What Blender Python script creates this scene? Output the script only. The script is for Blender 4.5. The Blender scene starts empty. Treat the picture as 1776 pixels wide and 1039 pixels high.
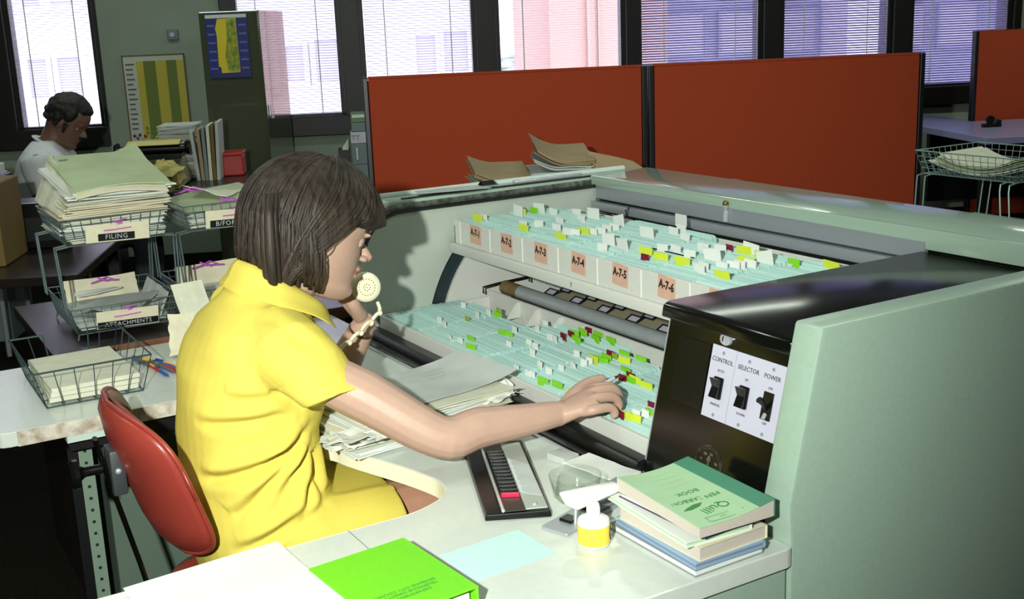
import bpy, bmesh, math, random
from mathutils import Vector, Matrix
random.seed(7)
scn = bpy.context.scene
COL = scn.collection
PI = math.pi
# ------------------------------------------------------------------ camera
H = 1.5
YAW, PITCH, ROLL = math.radians(-59.63), math.radians(13.56), math.radians(-2.295)
fw = Vector((math.sin(YAW)*math.cos(PITCH), math.cos(YAW)*math.cos(PITCH), -math.sin(PITCH)))
rt = Vector((math.cos(YAW), -math.sin(YAW), 0)); up = rt.cross(fw)
cr = math.cos(ROLL)*rt + math.sin(ROLL)*up
cu = -math.sin(ROLL)*rt + math.cos(ROLL)*up
cam_data = bpy.data.cameras.new('camera'); cam = bpy.data.objects.new('camera', cam_data); COL.objects.link(cam)
cam_data.sensor_fit = 'HORIZONTAL'; cam_data.sensor_width = 36.0; cam_data.lens = 2000/1776*36
cam_data.clip_start = 0.02; cam_data.clip_end = 400
cam.matrix_world = Matrix(((cr.x, cu.x, -fw.x, 0), (cr.y, cu.y, -fw.y, 0), (cr.z, cu.z, -fw.z, H), (0, 0, 0, 1)))
scn.camera = cam
scn.view_settings.view_transform = 'Standard'; scn.view_settings.look = 'None'
scn.view_settings.exposure = 0.0; scn.view_settings.gamma = 1.0; scn.view_settings.use_curve_mapping = False
# ------------------------------------------------------------------ daylight outside and the photographer's flash
wd = bpy.data.worlds.new('daylight'); scn.world = wd; wd.use_nodes = True
bg = wd.node_tree.nodes['Background']; bg.inputs[0].default_value = (0.92, 0.90, 1.0, 1); bg.inputs[1].default_value = 4.0
fl = bpy.data.lights.new('flash', 'SPOT'); fl.energy = 335; fl.color = (0.94, 1.0, 0.91); fl.shadow_soft_size = 0.022
fl.spot_size = math.radians(90); fl.spot_blend = 1.0
flo = bpy.data.objects.new('flash', fl); COL.objects.link(flo)
flo.location = Vector((0, 0, H)) - rt*0.29 + Vector((0, 0, 0.13)) - fw*0.02
flo.rotation_euler = (fw - rt*0.05 + Vector((0, 0, 0.02))).to_track_quat('-Z', 'Y').to_euler()

for i_, (s_, d_) in enumerate([(-1.5, 2.5), (1.5, 2.5), (4.5, 2.5), (-1.5, 6.0), (1.5, 6.0), (4.5, 6.0)]):
    al = bpy.data.lights.new('ceiling_tube_light', 'AREA'); al.shape = 'RECTANGLE'; al.size = 1.2; al.size_y = 0.25; al.energy = 18; al.color = (0.9, 1.0, 0.86)
    ao = bpy.data.objects.new('ceiling_tube_light', al); COL.objects.link(ao)
    wa_ = math.radians(66.11); ao.location = (s_*math.cos(wa_)-d_*math.sin(wa_), s_*math.sin(wa_)+d_*math.cos(wa_), 2.96); ao.rotation_euler = (0, 0, wa_)

# ------------------------------------------------------------------ materials
def lin(c):
    return tuple(((v/255)/12.92 if v/255 <= 0.04045 else ((v/255+0.055)/1.055)**2.4) for v in c)
def mat(name, rgb, rough=0.5, metal=0.0, spec=0.5, var=0.0, vscale=30.0, bump=0.0, bscale=120.0, rgb2=None, emit=0.0, trans=0.0, coat=0.0, stretch=None, alpha=1.0, sub=0.0):
    m = bpy.data.materials.new(name); m.use_nodes = True
    nt = m.node_tree; b = nt.nodes['Principled BSDF']
    c = lin(rgb); b.inputs['Base Color'].default_value = (*c, 1)
    b.inputs['Roughness'].default_value = rough; b.inputs['Metallic'].default_value = metal
    b.inputs['Specular IOR Level'].default_value = spec
    b.inputs['Transmission Weight'].default_value = trans
    b.inputs['Coat Weight'].default_value = coat
    if sub:
        b.inputs['Subsurface Weight'].default_value = sub; b.inputs['Subsurface Radius'].default_value = (0.012, 0.005, 0.003)
    b.inputs['Alpha'].default_value = alpha
    if emit:
        b.inputs['Emission Color'].default_value = (*c, 1); b.inputs['Emission Strength'].default_value = emit
    if var or bump or rgb2:
        tc = nt.nodes.new('ShaderNodeTexCoord'); src = tc.outputs['Object']
        if stretch:
            mp = nt.nodes.new('ShaderNodeMapping'); mp.inputs['Scale'].default_value = stretch
            nt.links.new(src, mp.inputs[0]); src = mp.outputs[0]
        if var or rgb2:
            n = nt.nodes.new('ShaderNodeTexNoise'); n.inputs['Scale'].default_value = vscale; n.inputs['Detail'].default_value = 4
            nt.links.new(src, n.inputs['Vector'])
            r = nt.nodes.new('ShaderNodeValToRGB')
            c2 = lin(rgb2) if rgb2 else tuple(max(0, v*(1-var)) for v in c)
            r.color_ramp.elements[0].position = 0.35; r.color_ramp.elements[1].position = 0.65
            r.color_ramp.elements[0].color = (*c2, 1); r.color_ramp.elements[1].color = (*c, 1)
            nt.links.new(n.outputs[0], r.inputs[0]); nt.links.new(r.outputs[0], b.inputs['Base Color'])
        if bump:
            n2 = nt.nodes.new('ShaderNodeTexNoise'); n2.inputs['Scale'].default_value = bscale; n2.inputs['Detail'].default_value = 3
            nt.links.new(src, n2.inputs['Vector'])
            bp = nt.nodes.new('ShaderNodeBump'); bp.inputs['Strength'].default_value = bump; bp.inputs['Distance'].default_value = 0.004
            nt.links.new(n2.outputs[0], bp.inputs['Height']); nt.links.new(bp.outputs[0], b.inputs['Normal'])
    return m
M = {}
def mk(n, *a, **k): M[n] = mat(n, *a, **k)
mk('desk_top', (208, 214, 206), rough=0.22, var=0.04, vscale=60)
mk('under_green_dimmed', (92, 108, 96), rough=0.5)  # green darkened to stand in for the weaker flash under the desk
mk('upright_green_dimmed', (120, 140, 124), rough=0.5)  # upright's paler green, likewise dimmed in colour for the weak flash
mk('edge_band', (236, 232, 208), rough=0.4)
mk('worn_edge', (220, 214, 198), rough=0.6, rgb2=(160, 142, 126), vscale=34)
mk('machine_green', (158, 180, 164), rough=0.3, var=0.05, vscale=90, bump=0.05, bscale=300)
mk('machine_inner', (176, 184, 174), rough=0.4, var=0.05, vscale=12)
mk('machine_pale', (196, 212, 204), rough=0.35)
mk('tray_white', (206, 206, 200), rough=0.45, var=0.05, vscale=200)
mk('rubber', (14, 17, 16), rough=0.35)
mk('black_enamel', (13, 15, 12), rough=0.17, var=0.3, vscale=8)
mk('black_plastic', (12, 13, 14), rough=0.25)
mk('slot_teal', (30, 46, 50), rough=0.5)
mk('grey_steel', (160, 166, 174), rough=0.32, metal=0.4, bump=0.03, bscale=40, stretch=(1, 60, 60))
mk('tube_grey', (168, 172, 176), rough=0.32, metal=0.25, var=0.1, vscale=40)
mk('tape_brown', (120, 100, 62), rough=0.5, var=0.3, vscale=60)
mk('tan_board', (190, 184, 156), rough=0.5)
mk('chrome', (206, 210, 214), rough=0.22, metal=0.55)
mk('machine_gloss', (158, 180, 164), rough=0.16, coat=0.5)
mk('brass', (150, 120, 60), rough=0.3, metal=0.9)
mk('dull_metal', (150, 150, 146), rough=0.35, metal=0.85, rgb2=(95, 92, 84), vscale=60)
mk('lilac_plate', (190, 187, 206), rough=0.35)
mk('ink', (24, 24, 30), rough=0.6)
mk('grey_ink', (96, 98, 112), rough=0.6)
mk('label_tan', (208, 166, 145), rough=0.6, var=0.08, vscale=60)
mk('card_blue', (190, 222, 216), rough=0.6, var=0.1, vscale=300)
mk('card_blue2', (172, 208, 204), rough=0.6, var=0.1, vscale=300)
mk('tab_white', (226, 228, 224), rough=0.5)
mk('tab_green', (130, 206, 40), rough=0.45)
mk('tab_olive', (148, 172, 48), rough=0.45)
mk('tab_yellow', (206, 222, 62), rough=0.45)
mk('tab_maroon', (120, 10, 44), rough=0.45)
mk('partition_fabric', (166, 68, 42), rough=0.95, spec=0.1, var=0.12, vscale=220, bump=0.25, bscale=700)
mk('dark_frame', (16, 17, 20), rough=0.4)
mk('wall_paint', (150, 164, 148), rough=0.85, var=0.05, vscale=5)
mk('ceiling_paint', (190, 196, 188), rough=0.9)
mk('carpet', (30, 30, 22), rough=1.0, spec=0.05, rgb2=(14, 15, 11), vscale=160, bump=0.4, bscale=400)
mk('window_frame', (20, 20, 18), rough=0.45)
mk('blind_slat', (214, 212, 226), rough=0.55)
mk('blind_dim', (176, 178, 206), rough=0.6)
mk('facade_white', (236, 234, 238), rough=0.9, var=0.04, vscale=0.6)
mk('facade_tan', (196, 164, 150), rough=0.9)
mk('facade_grey', (150, 152, 176), rough=0.9, var=0.1, vscale=0.5)
mk('facade_glass', (176, 172, 186), rough=0.25)
mk('facade_pink', (196, 150, 140), rough=0.8)
mk('hill', (170, 178, 180), rough=1.0, rgb2=(96, 112, 100), vscale=0.9)
mk('asphalt', (120, 120, 126), rough=0.9)
def edge_on(nt, top, base):
    lw = nt.nodes.new('ShaderNodeLayerWeight'); lw.inputs[0].default_value = 0.5
    p = nt.nodes.new('ShaderNodeMath'); p.operation = 'POWER'; p.inputs[1].default_value = 4.0
    q = nt.nodes.new('ShaderNodeMath'); q.operation = 'MULTIPLY_ADD'; q.inputs[1].default_value = top; q.inputs[2].default_value = base
    nt.links.new(lw.outputs['Facing'], p.inputs[0]); nt.links.new(p.outputs[0], q.inputs[0]); return q.outputs[0]
def glass_pane():
    m = bpy.data.materials.new('window_glass'); m.use_nodes = True; nt = m.node_tree; nt.nodes.clear()
    o = nt.nodes.new('ShaderNodeOutputMaterial'); t = nt.nodes.new('ShaderNodeBsdfTransparent'); g = nt.nodes.new('ShaderNodeBsdfGlossy')
    t.inputs[0].default_value = (0.94, 0.95, 1.0, 1); g.inputs['Roughness'].default_value = 0.02
    x = nt.nodes.new('ShaderNodeMixShader'); nt.links.new(edge_on(nt, 0.5, 0.03), x.inputs[0]); nt.links.new(t.outputs[0], x.inputs[1]); nt.links.new(g.outputs[0], x.inputs[2]); nt.links.new(x.outputs[0], o.inputs[0])
    return m
M['glass'] = glass_pane()
def slat_mat(name, rgb, f):
    m = mat(name, rgb, rough=0.6); nt = m.node_tree; b = nt.nodes['Principled BSDF']; o = nt.nodes['Material Output']
    t = nt.nodes.new('ShaderNodeBsdfTranslucent'); t.inputs[0].default_value = (*lin(rgb), 1); x = nt.nodes.new('ShaderNodeMixShader'); x.inputs[0].default_value = f
    nt.links.new(b.outputs[0], x.inputs[1]); nt.links.new(t.outputs[0], x.inputs[2]); nt.links.new(x.outputs[0], o.inputs[0]); return m
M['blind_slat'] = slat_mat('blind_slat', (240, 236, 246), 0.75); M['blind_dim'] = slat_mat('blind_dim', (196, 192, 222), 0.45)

# ------------------------------------------------------------------ mesh helpers
class MB:
    """collects geometry of ONE mesh in world coordinates"""
    def __init__(s): s.v = []; s.f = []; s.m = []; s.mi = 0
    def face(s, idx): s.f.append(tuple(idx)); s.m.append(s.mi)
    def add(s, vs, fs, T=None):
        o = len(s.v)
        for p in vs:
            p = Vector(p); s.v.append(T @ p if T else p)
        for f in fs: s.face([o+i for i in f])
    def box(s, a, b, T=None):
        x0, y0, z0 = a; x1, y1, z1 = b
        vs = [(x0,y0,z0),(x1,y0,z0),(x1,y1,z0),(x0,y1,z0),(x0,y0,z1),(x1,y0,z1),(x1,y1,z1),(x0,y1,z1)]
        s.add(vs, [(0,3,2,1),(4,5,6,7),(0,1,5,4),(1,2,6,5),(2,3,7,6),(3,0,4,7)], T)
    def hexa(s, lo, hi):
        """two matching closed loops of points"""
        n = len(lo); o = len(s.v)
        s.v += [Vector(p) for p in lo] + [Vector(p) for p in hi]
        s.face([o+i for i in range(n)][::-1]); s.face([o+n+i for i in range(n)])
        for i in range(n): j = (i+1) % n; s.face((o+i, o+j, o+n+j, o+n+i))
    def prism(s, poly, z0, z1, T=None):
        lo = [Vector((x, y, z0)) for x, y in poly]; hi = [Vector((x, y, z1)) for x, y in poly]
        if T: lo = [T @ p for p in lo]; hi = [T @ p for p in hi]
        s.hexa(lo, hi)
    def prism_x(s, prof, x0, x1):
        """profile in (y,z) extruded along x"""
        s.hexa([Vector((x1, y, z)) for y, z in prof], [Vector((x0, y, z)) for y, z in prof])
    def rings(s, rings, cap=True, closed=True):
        o = len(s.v); n = len(rings[0])
        for r in rings: s.v += [Vector(p) for p in r]
        for k in range(len(rings)-1):
            for i in range(n if closed else n-1):
                j = (i+1) % n
                s.face((o+k*n+i, o+k*n+j, o+(k+1)*n+j, o+(k+1)*n+i))
        if cap and closed:
            s.face([o+i for i in range(n)][::-1]); e = o+(len(rings)-1)*n; s.face([e+i for i in range(n)])
    def tube(s, pts, r, n=8, cap=True, flat=1.0, side=None):
        pts = [Vector(p) for p in pts]
        rs = r if isinstance(r, (list, tuple)) else [r]*len(pts)
        rg = []; pu = None
        for k, p in enumerate(pts):
            t = (pts[min(k+1, len(pts)-1)] - pts[max(k-1, 0)]).normalized()
            if pu is None:
                ref = Vector(side) if side else (Vector((0,0,1)) if abs(t.z) < 0.9 else Vector((1,0,0)))
                pu = (ref - t*ref.dot(t)).normalized()
            else:
                pu = (pu - t*pu.dot(t)).normalized()
            pv = t.cross(pu)
            rg.append([p + rs[k]*(math.cos(2*PI*i/n)*pu*flat + math.sin(2*PI*i/n)*pv) for i in range(n)])
        s.rings(rg, cap)
    def cyl(s, p0, p1, r, n=16): s.tube([p0, p1], r, n)
    def lathe(s, prof, c, n=20, axis=(0,0,1)):
        ax = Vector(axis).normalized(); ref = Vector((1,0,0)) if abs(ax.x) < 0.9 else Vector((0,1,0))
        u = (ref - ax*ref.dot(ax)).normalized(); v = ax.cross(u); c = Vector(c)
        s.rings([[c + ax*h + max(r, 1e-5)*(math.cos(2*PI*i/n)*u + math.sin(2*PI*i/n)*v) for i in range(n)] for r, h in prof])
    def ball(s, c, rx, ry=None, rz=None, n=16, k=10, R=None):
        ry = ry or rx; rz = rz or rx; c = Vector(c); rg = []
        for a in range(k+1):
            th = PI*(a+0.02)/(k+0.04); ring = []
            for i in range(n):
                p = Vector((rx*math.sin(th)*math.cos(2*PI*i/n), ry*math.sin(th)*math.sin(2*PI*i/n), -rz*math.cos(th)))
                ring.append(c + (R @ p if R else p))
            rg.append(ring)
        s.rings(rg)
    def grid(s, fn, nu, nv, t=0.0):
        """surface fn(u,v)->(x,y,z), made into a closed thin slab of thickness t (downwards)"""
        P = [[Vector(fn(i/nu, j/nv)) for j in range(nv+1)] for i in range(nu+1)]
        o = len(s.v); w = nv+1
        for row in P: s.v += row
        for i in range(nu):
            for j in range(nv): s.face((o+i*w+j, o+(i+1)*w+j, o+(i+1)*w+j+1, o+i*w+j+1))
        if t:
            o2 = len(s.v)
            for row in P: s.v += [p - Vector((0, 0, t)) for p in row]
            for i in range(nu):
                for j in range(nv): s.face((o2+i*w+j, o2+i*w+j+1, o2+(i+1)*w+j+1, o2+(i+1)*w+j))
            bd = [i*w for i in range(nu+1)] + [nu*w+j for j in range(1, w)] + [i*w+nv for i in range(nu-1, -1, -1)] + [j for j in range(nv-1, 0, -1)]
            for a in range(len(bd)):
                b = bd[(a+1) % len(bd)]; s.face((o+bd[b and (a+1) % len(bd)] if False else o+b, o+bd[a], o2+bd[a], o2+b))
WM = {}
def fixn(me):
    bm = bmesh.new(); bm.from_mesh(me); bmesh.ops.recalc_face_normals(bm, faces=bm.faces); bm.to_mesh(me); bm.free()
def link(name, me, parent=None):
    o = bpy.data.objects.new(name, me); COL.objects.link(o)
    if parent is not None: o.parent = parent; WM[o] = WM.get(parent, Matrix())
    return o
def part(name, mb, mats, parent=None, smooth=False, bevel=0.0, label=None, local=False, seg=2):
    """one mesh object; under a parent its coordinates become the thing's own"""
    mats = mats if isinstance(mats, (list, tuple)) else [mats]
    me = bpy.data.meshes.new(name)
    vs = mb.v
    if parent is not None and not local:
        inv = WM[parent].inverted(); vs = [inv @ p for p in vs]
    me.from_pydata([tuple(p) for p in vs], [], mb.f)
    for x in mats: me.materials.append(M[x] if isinstance(x, str) else x)
    if len(mats) > 1:
        for p, i in zip(me.polygons, mb.m): p.material_index = i
    fixn(me)
    if bevel:
        bm = bmesh.new(); bm.from_mesh(me)
        ed = [e for e in bm.edges if len(e.link_faces) == 2 and e.calc_face_angle(0) > 0.5]
        bmesh.ops.bevel(bm, geom=ed, offset=bevel, segments=seg, affect='EDGES', profile=0.5, clamp_overlap=True)
        bm.to_mesh(me); bm.free()
    if smooth:
        for p in me.polygons: p.use_smooth = True
        if smooth != 'all': me.set_sharp_from_angle(angle=math.radians(40))
    o = link(name, me, parent)
    if label: o['label'] = label
    return o
def tag(o, label, cat, group=None, kind=None):
    o['label'] = label; o['category'] = cat
    if group: o['group'] = group
    if kind: o['kind'] = kind
    return o
def thing(name, label, cat, loc=(0,0,0), rz=0.0, group=None):
    o = bpy.data.objects.new(name, None); COL.objects.link(o); o.empty_display_size = 0.05
    o.location = loc; o.rotation_euler = (0, 0, rz)
    WM[o] = Matrix.Translation(Vector(loc)) @ Matrix.Rotation(rz, 4, 'Z')
    return tag(o, label, cat, group)
def solo(name, mb, mats, label, cat, group=None, **k):
    """a thing that is one mesh, its origin at its base"""
    xs = [p.x for p in mb.v]; ys = [p.y for p in mb.v]; z = min(p.z for p in mb.v)
    b = Vector(((min(xs)+max(xs))/2, (min(ys)+max(ys))/2, z))
    mb.v = [p - b for p in mb.v]
    o = part(name, mb, mats, None, **k); o.location = b; WM[o] = Matrix.Translation(b)
    return tag(o, label, cat, group)
def struct(name, mb, mats, **k):
    o = part(name, mb, mats, None, **k); o['kind'] = 'structure'; WM[o] = Matrix(); return o
def dup(root, loc=None, rz=None, label=None, group=None):
    r = root.copy(); COL.objects.link(r)
    if loc is not None: r.location = loc
    if rz is not None: r.rotation_euler = (0, 0, rz)
    WM[r] = Matrix.Translation(r.location) @ Matrix.Rotation(r.rotation_euler.z, 4, 'Z')
    if label: r['label'] = label
    if group: r['group'] = group
    for ch in list(root.children):
        c = ch.copy(); COL.objects.link(c); c.parent = r
        for g in list(ch.children):
            d = g.copy(); COL.objects.link(d); d.parent = c
    return r
def frame(o, x, y):
    """matrix with origin o, given x and (roughly) y axes"""
    x = Vector(x).normalized(); y = Vector(y); y = (y - x*y.dot(x)).normalized(); z = x.cross(y)
    return Matrix(((x.x, y.x, z.x, o[0]), (x.y, y.y, z.y, o[1]), (x.z, y.z, z.z, o[2]), (0, 0, 0, 1)))
def text_mb(txt, size, T, depth=0.0004, align='CENTER', space=1.0, bold=0.0):
    """lettering as mesh geometry, centred at T, facing T's +z"""
    cv = bpy.data.curves.new('t', 'FONT'); cv.body = txt; cv.size = size; cv.extrude = depth; cv.align_x = align; cv.align_y = 'CENTER'; cv.space_character = space
    cv.resolution_u = 2; cv.offset = bold
    ob = bpy.data.objects.new('t', cv); COL.objects.link(ob)
    dg = bpy.context.evaluated_depsgraph_get(); me = ob.evaluated_get(dg).to_mesh()
    mb = MB(); mb.add([v.co.copy() for v in me.vertices], [tuple(p.vertices) for p in me.polygons], T)
    ob.evaluated_get(dg).to_mesh_clear(); bpy.data.objects.remove(ob); bpy.data.curves.remove(cv)
    return mb
def merge(*mbs):
    r = MB()
    for b in mbs:
        o = len(r.v); r.v += b.v; r.f += [tuple(o+i for i in f) for f in b.f]; r.m += b.m
    return r
def arc(cx, cy, r, a0, a1, n):
    return [(cx + r*math.cos(math.radians(a0+(a1-a0)*i/n)), cy + r*math.sin(math.radians(a0+(a1-a0)*i/n))) for i in range(n+1)]
def rrect(x0, y0, x1, y1, r, n=5):
    return arc(x1-r, y0+r, r, -90, 0, n) + arc(x1-r, y1-r, r, 0, 90, n) + arc(x0+r, y1-r, r, 90, 180, n) + arc(x0+r, y0+r, r, 180, 270, n)
def rnd(a, b): return random.uniform(a, b)
# the window wall's own directions: along it, and away from the room
WA = math.radians(66.11)
ws = Vector((math.cos(WA), math.sin(WA), 0)); wm = Vector((-math.sin(WA), math.cos(WA), 0))
def W(s, d, z): return ws*s + wm*d + Vector((0, 0, z))
WT = Matrix(((ws.x, wm.x, 0, 0), (ws.y, wm.y, 0, 0), (0, 0, 1, 0), (0, 0, 0, 1)))   # local (along, out, up) to world
# ================================================================== THE ROOM
b = MB(); b.box((-7.5, -4.0, -0.1), (9.0, 8.5, 0.0), WT); struct('floor', b, 'carpet')
b = MB(); b.box((-7.5, -4.0, 3.05), (9.0, 8.5, 3.15), WT); struct('ceiling', b, 'ceiling_paint')
b = MB(); b.box((-7.5, -4.1, 0), (9.0, -4.0, 3.05), WT); struct('wall_rear', b, 'wall_paint')
b = MB(); b.box((-7.6, -4.0, 0), (-7.5, 8.5, 3.05), WT); struct('wall_left', b, 'wall_paint')
b = MB(); b.box((9.0, -4.0, 0), (9.1, 8.5, 3.05), WT); struct('wall_right', b, 'wall_paint')
# window wall: openings between s0 and s1, sill 0.82, head 2.35
wins = [(-3.62, -2.50), (-2.37, -1.80), (-0.895, -0.179), (-0.047, 0.754), (0.891, 1.81), (1.90, 2.81), (2.945, 3.78), (3.92, 4.70)]
SILL, HEAD = 0.80, 2.90
b = MB()
b.box((-7.5, 8.2, 0), (9.0, 8.45, SILL), WT); b.box((-7.5, 8.2, HEAD), (9.0, 8.45, 3.05), WT)
for a, c in [(-7.5, -3.72), (-1.78, -0.975), (4.76, 9.0)]: b.box((a, 8.2, SILL), (c, 8.45, HEAD), WT)
struct('wall_back', b, 'wall_paint')
b = MB()     # dark steel mullions between neighbouring windows
for a, c in [(-2.50, -2.37), (-0.179, -0.047), (0.754, 0.891), (1.81, 1.90), (2.81, 2.945), (3.78, 3.92), (4.70, 4.76), (-0.975, -0.895), (-1.80, -1.78), (-3.72, -3.62)]:
    b.box((a, 8.16, SILL), (c, 8.42, HEAD), WT)
struct('trim_1', b, 'window_frame', bevel=0.006)
b = MB()
b.box((-3.72, 8.13, SILL-0.02), (-1.78, 8.40, SILL+0.115), WT); b.box((-0.975, 8.13, SILL-0.02), (4.76, 8.40, SILL+0.115), WT)
struct('trim_2', b, 'window_frame', bevel=0.006)
for k, (a, c) in enumerate(wins):
    b = MB(); z0 = SILL+0.115
    for q in [((a, 8.20, z0), (a+0.03, 8.30, HEAD)), ((c-0.03, 8.20, z0), (c, 8.30, HEAD)), ((a, 8.20, HEAD-0.04), (c, 8.30, HEAD)), ((a, 8.20, z0-0.01), (c, 8.30, z0+0.012))]:
        b.box(*q, WT)
    wo = struct('window_%d' % (k+1), b, 'window_frame')
    g = MB(); g.box((a+0.028, 8.262, z0+0.01), (c-0.028, 8.266, HEAD-0.03), WT); part('pane', g, 'glass', wo)
# venetian blinds, one per window
where = ['left edge of the photo', 'behind the seated man', 'beside the tall cabinet', 'above the left end of the red screens', 'with the tan tower outside',
         'first of the dim windows from the left', 'between the two dark right-hand posts', 'beside the far right red screen']
for k, (a, c) in enumerate(wins):
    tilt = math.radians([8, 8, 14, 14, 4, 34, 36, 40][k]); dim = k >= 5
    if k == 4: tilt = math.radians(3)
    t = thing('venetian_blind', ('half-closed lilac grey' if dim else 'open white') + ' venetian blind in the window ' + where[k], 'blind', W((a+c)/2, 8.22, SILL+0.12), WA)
    s = MB(); z = SILL+0.135; hw = (c-a)/2-0.034
    while z < HEAD-0.06:
        dy, dz = 0.0105*math.cos(tilt), 0.0105*math.sin(tilt)
        s.hexa([(-hw, -dy, z-0.0004+dz-SILL-0.12), (hw, -dy, z-0.0004+dz-SILL-0.12), (hw, dy, z-0.0004-dz-SILL-0.12), (-hw, dy, z-0.0004-dz-SILL-0.12)],
               [(-hw, -dy, z+0.0004+dz-SILL-0.12), (hw, -dy, z+0.0004+dz-SILL-0.12), (hw, dy, z+0.0004-dz-SILL-0.12), (-hw, dy, z+0.0004-dz-SILL-0.12)])
        z += 0.0175
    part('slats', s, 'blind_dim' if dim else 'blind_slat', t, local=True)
    s = MB()
    for x in (-hw*0.62, hw*0.62): s.box((x-0.004, -0.0135, 0.005), (x+0.004, -0.0125, HEAD-SILL-0.17))
    part('tapes', s, 'tab_white', t, local=True)
    s = MB(); s.box((-hw, -0.012, -0.002), (hw, 0.012, 0.008)); part('bottom_rail', s, 'blind_slat', t, local=True)
    s = MB(); s.box((-hw, -0.02, HEAD-SILL-0.185), (hw, 0.02, HEAD-SILL-0.155)); part('head_rail', s, 'blind_slat', t, local=True)
for i, (s_, d_) in enumerate([(-1.5, 2.5), (1.5, 2.5), (4.5, 2.5), (-1.5, 6.0), (1.5, 6.0), (4.5, 6.0)]):   # fluorescent fittings on the ceiling, above the picture
    t = thing('ceiling_light', 'white fluorescent ceiling fitting', 'ceiling light', W(s_, d_, 2.98), WA, 'fluorescent ceiling fittings')
    b = MB(); b.box((-0.64, -0.15, 0.0), (0.64, 0.15, 0.07)); part('housing', b, 'ceiling_paint', t, local=True, bevel=0.004)
# ------------------------------------------------------------------ outside
def building(name, label, s0, s1, d0, d1, z0, z1, m, wn, wmat='facade_glass', extra=None):
    t = thing(name, label, 'building', W((s0+s1)/2, d0, z0))
    b = MB(); b.box((s0, d0, z0), (s1, d1, z1), WT); part('wall', b, m, t)
    for (a, c, za, zb) in wn:
        b = MB(); b.box((a, d0-0.06, za), (c, d0+0.02, zb), WT); f = part('window', b, wmat, t)
        b = MB()
        for q in [((a-0.07, d0-0.10, za-0.08), (c+0.07, d0, za)), ((a-0.07, d0-0.10, zb), (c+0.07, d0, zb+0.06)), ((a-0.07, d0-0.10, za), (a, d0, zb)), ((c, d0-0.10, za), (c+0.07, d0, zb))]:
            b.box(*q, WT)
        part('window_surround', b, m, f)
    return t
def px_w(pairs, d):    # facade windows given as directions from the middle of the room, (s/d) and rise per metre
    return [(a*d, c*d, H+za*d, H+zb*d) for a, c, za, zb in pairs]
D1 = 17.0
building('white_building', 'white office block outside the left-hand windows', -7.5, 1.75, D1, D1+8, -12, 12, 'facade_white',
    px_w([(-0.2744, -0.2601, -0.0457, -0.0154), (-0.2511, -0.2336, -0.0432, -0.0145), (-0.2726, -0.2589, 0.0269, 0.0600), (-0.2504, -0.2327, 0.0273, 0.0600),
          (-0.0679, -0.0536, -0.0419, -0.0128), (-0.0438, -0.0239, -0.0432, -0.0091), (0.0404, 0.0567, -0.0396, -0.0087), (0.0639, 0.0839, -0.0393, -0.0064)], D1))
D2 = 24.0
building('tan_tower', 'pale tan tower outside the unshaded middle window', 3.72, 6.2, D2, D2+6, -14, 16, 'facade_tan', px_w([(0.19, 0.195, -0.05, 0.03)], D2), 'facade_tan')
D3 = 26.0
building('grey_building', 'blue grey office block outside the right-hand windows', 6.35, 17.5, D3, D3+8, -14, 14, 'facade_grey',
    px_w([(0.255+0.05*i, 0.29+0.05*i, -0.035, 0.0) for i in range(6)] , D3), 'facade_glass')
building('white_pillar', 'white lift shaft standing before the blue grey office block', 10.3, 11.3, D3-1.5, D3, -14, 14, 'facade_white', [])
b = MB(); b.grid(lambda u, v: W(-30+80*u, 90+30*v, -9 + 7.0*v + 2.2*math.sin(u*23)*v + 1.2*math.sin(u*61+1)*v), 40, 6, 1.0)
o = part('hillside', b, 'hill'); o['kind'] = 'structure'
b = MB(); b.box((-60, 8.6, -14.2), (70, 130, -14), WT); struct('street', b, 'asphalt')
# ================================================================== THE FILING MACHINE
XL, XC0, XC1, XR = -2.70, -1.527, -1.224, -1.166
mc = thing('rotary_card_filing_machine', 'large pale green rotary card filing machine with black control box', 'filing machine', (-2.0, 1.6, 0))
b = MB(); b.prism_x([(1.15, 0), (1.15, 0.72), (1.145, 0.78), (1.205, 1.05), (2.06, 1.05), (2.06, 0)], XC1, XR); part('side_panel', b, 'machine_green', mc, bevel=0.006, smooth=True)
b = MB(); b.prism_x([(1.15, 0), (1.15, 0.72), (1.15, 0.80), (1.20, 1.03), (1.23, 1.06), (2.06, 1.06), (2.06, 0)], -2.80, XL); part('side_panel', b, 'machine_green', mc, bevel=0.006, smooth=True)
b = MB(); b.tube([(-2.785, 1.24, 1.062), (-2.785, 1.6, 1.062), (-2.778, 2.03, 1.062)], 0.009, 8); part('rim_trim', b, 'machine_pale', mc, smooth=True, label='bright metal strip along the left rim')
b = MB(); b.box((-2.80, 2.06, 0), (XR, 2.075, 1.05)); part('back_panel', b, 'machine_green', mc)
# rear deck with a raised lip
b = MB(); b.prism_x([(1.868, 1.04), (1.868, 1.0575), (2.058, 1.0700), (2.058, 1.04)], XL, XC1-0.001); b.box((XL, 1.856, 1.024), (XC1-0.001, 1.868, 1.066)); part('rear_deck', b, 'machine_gloss', mc, bevel=0.003, smooth=True)
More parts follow.
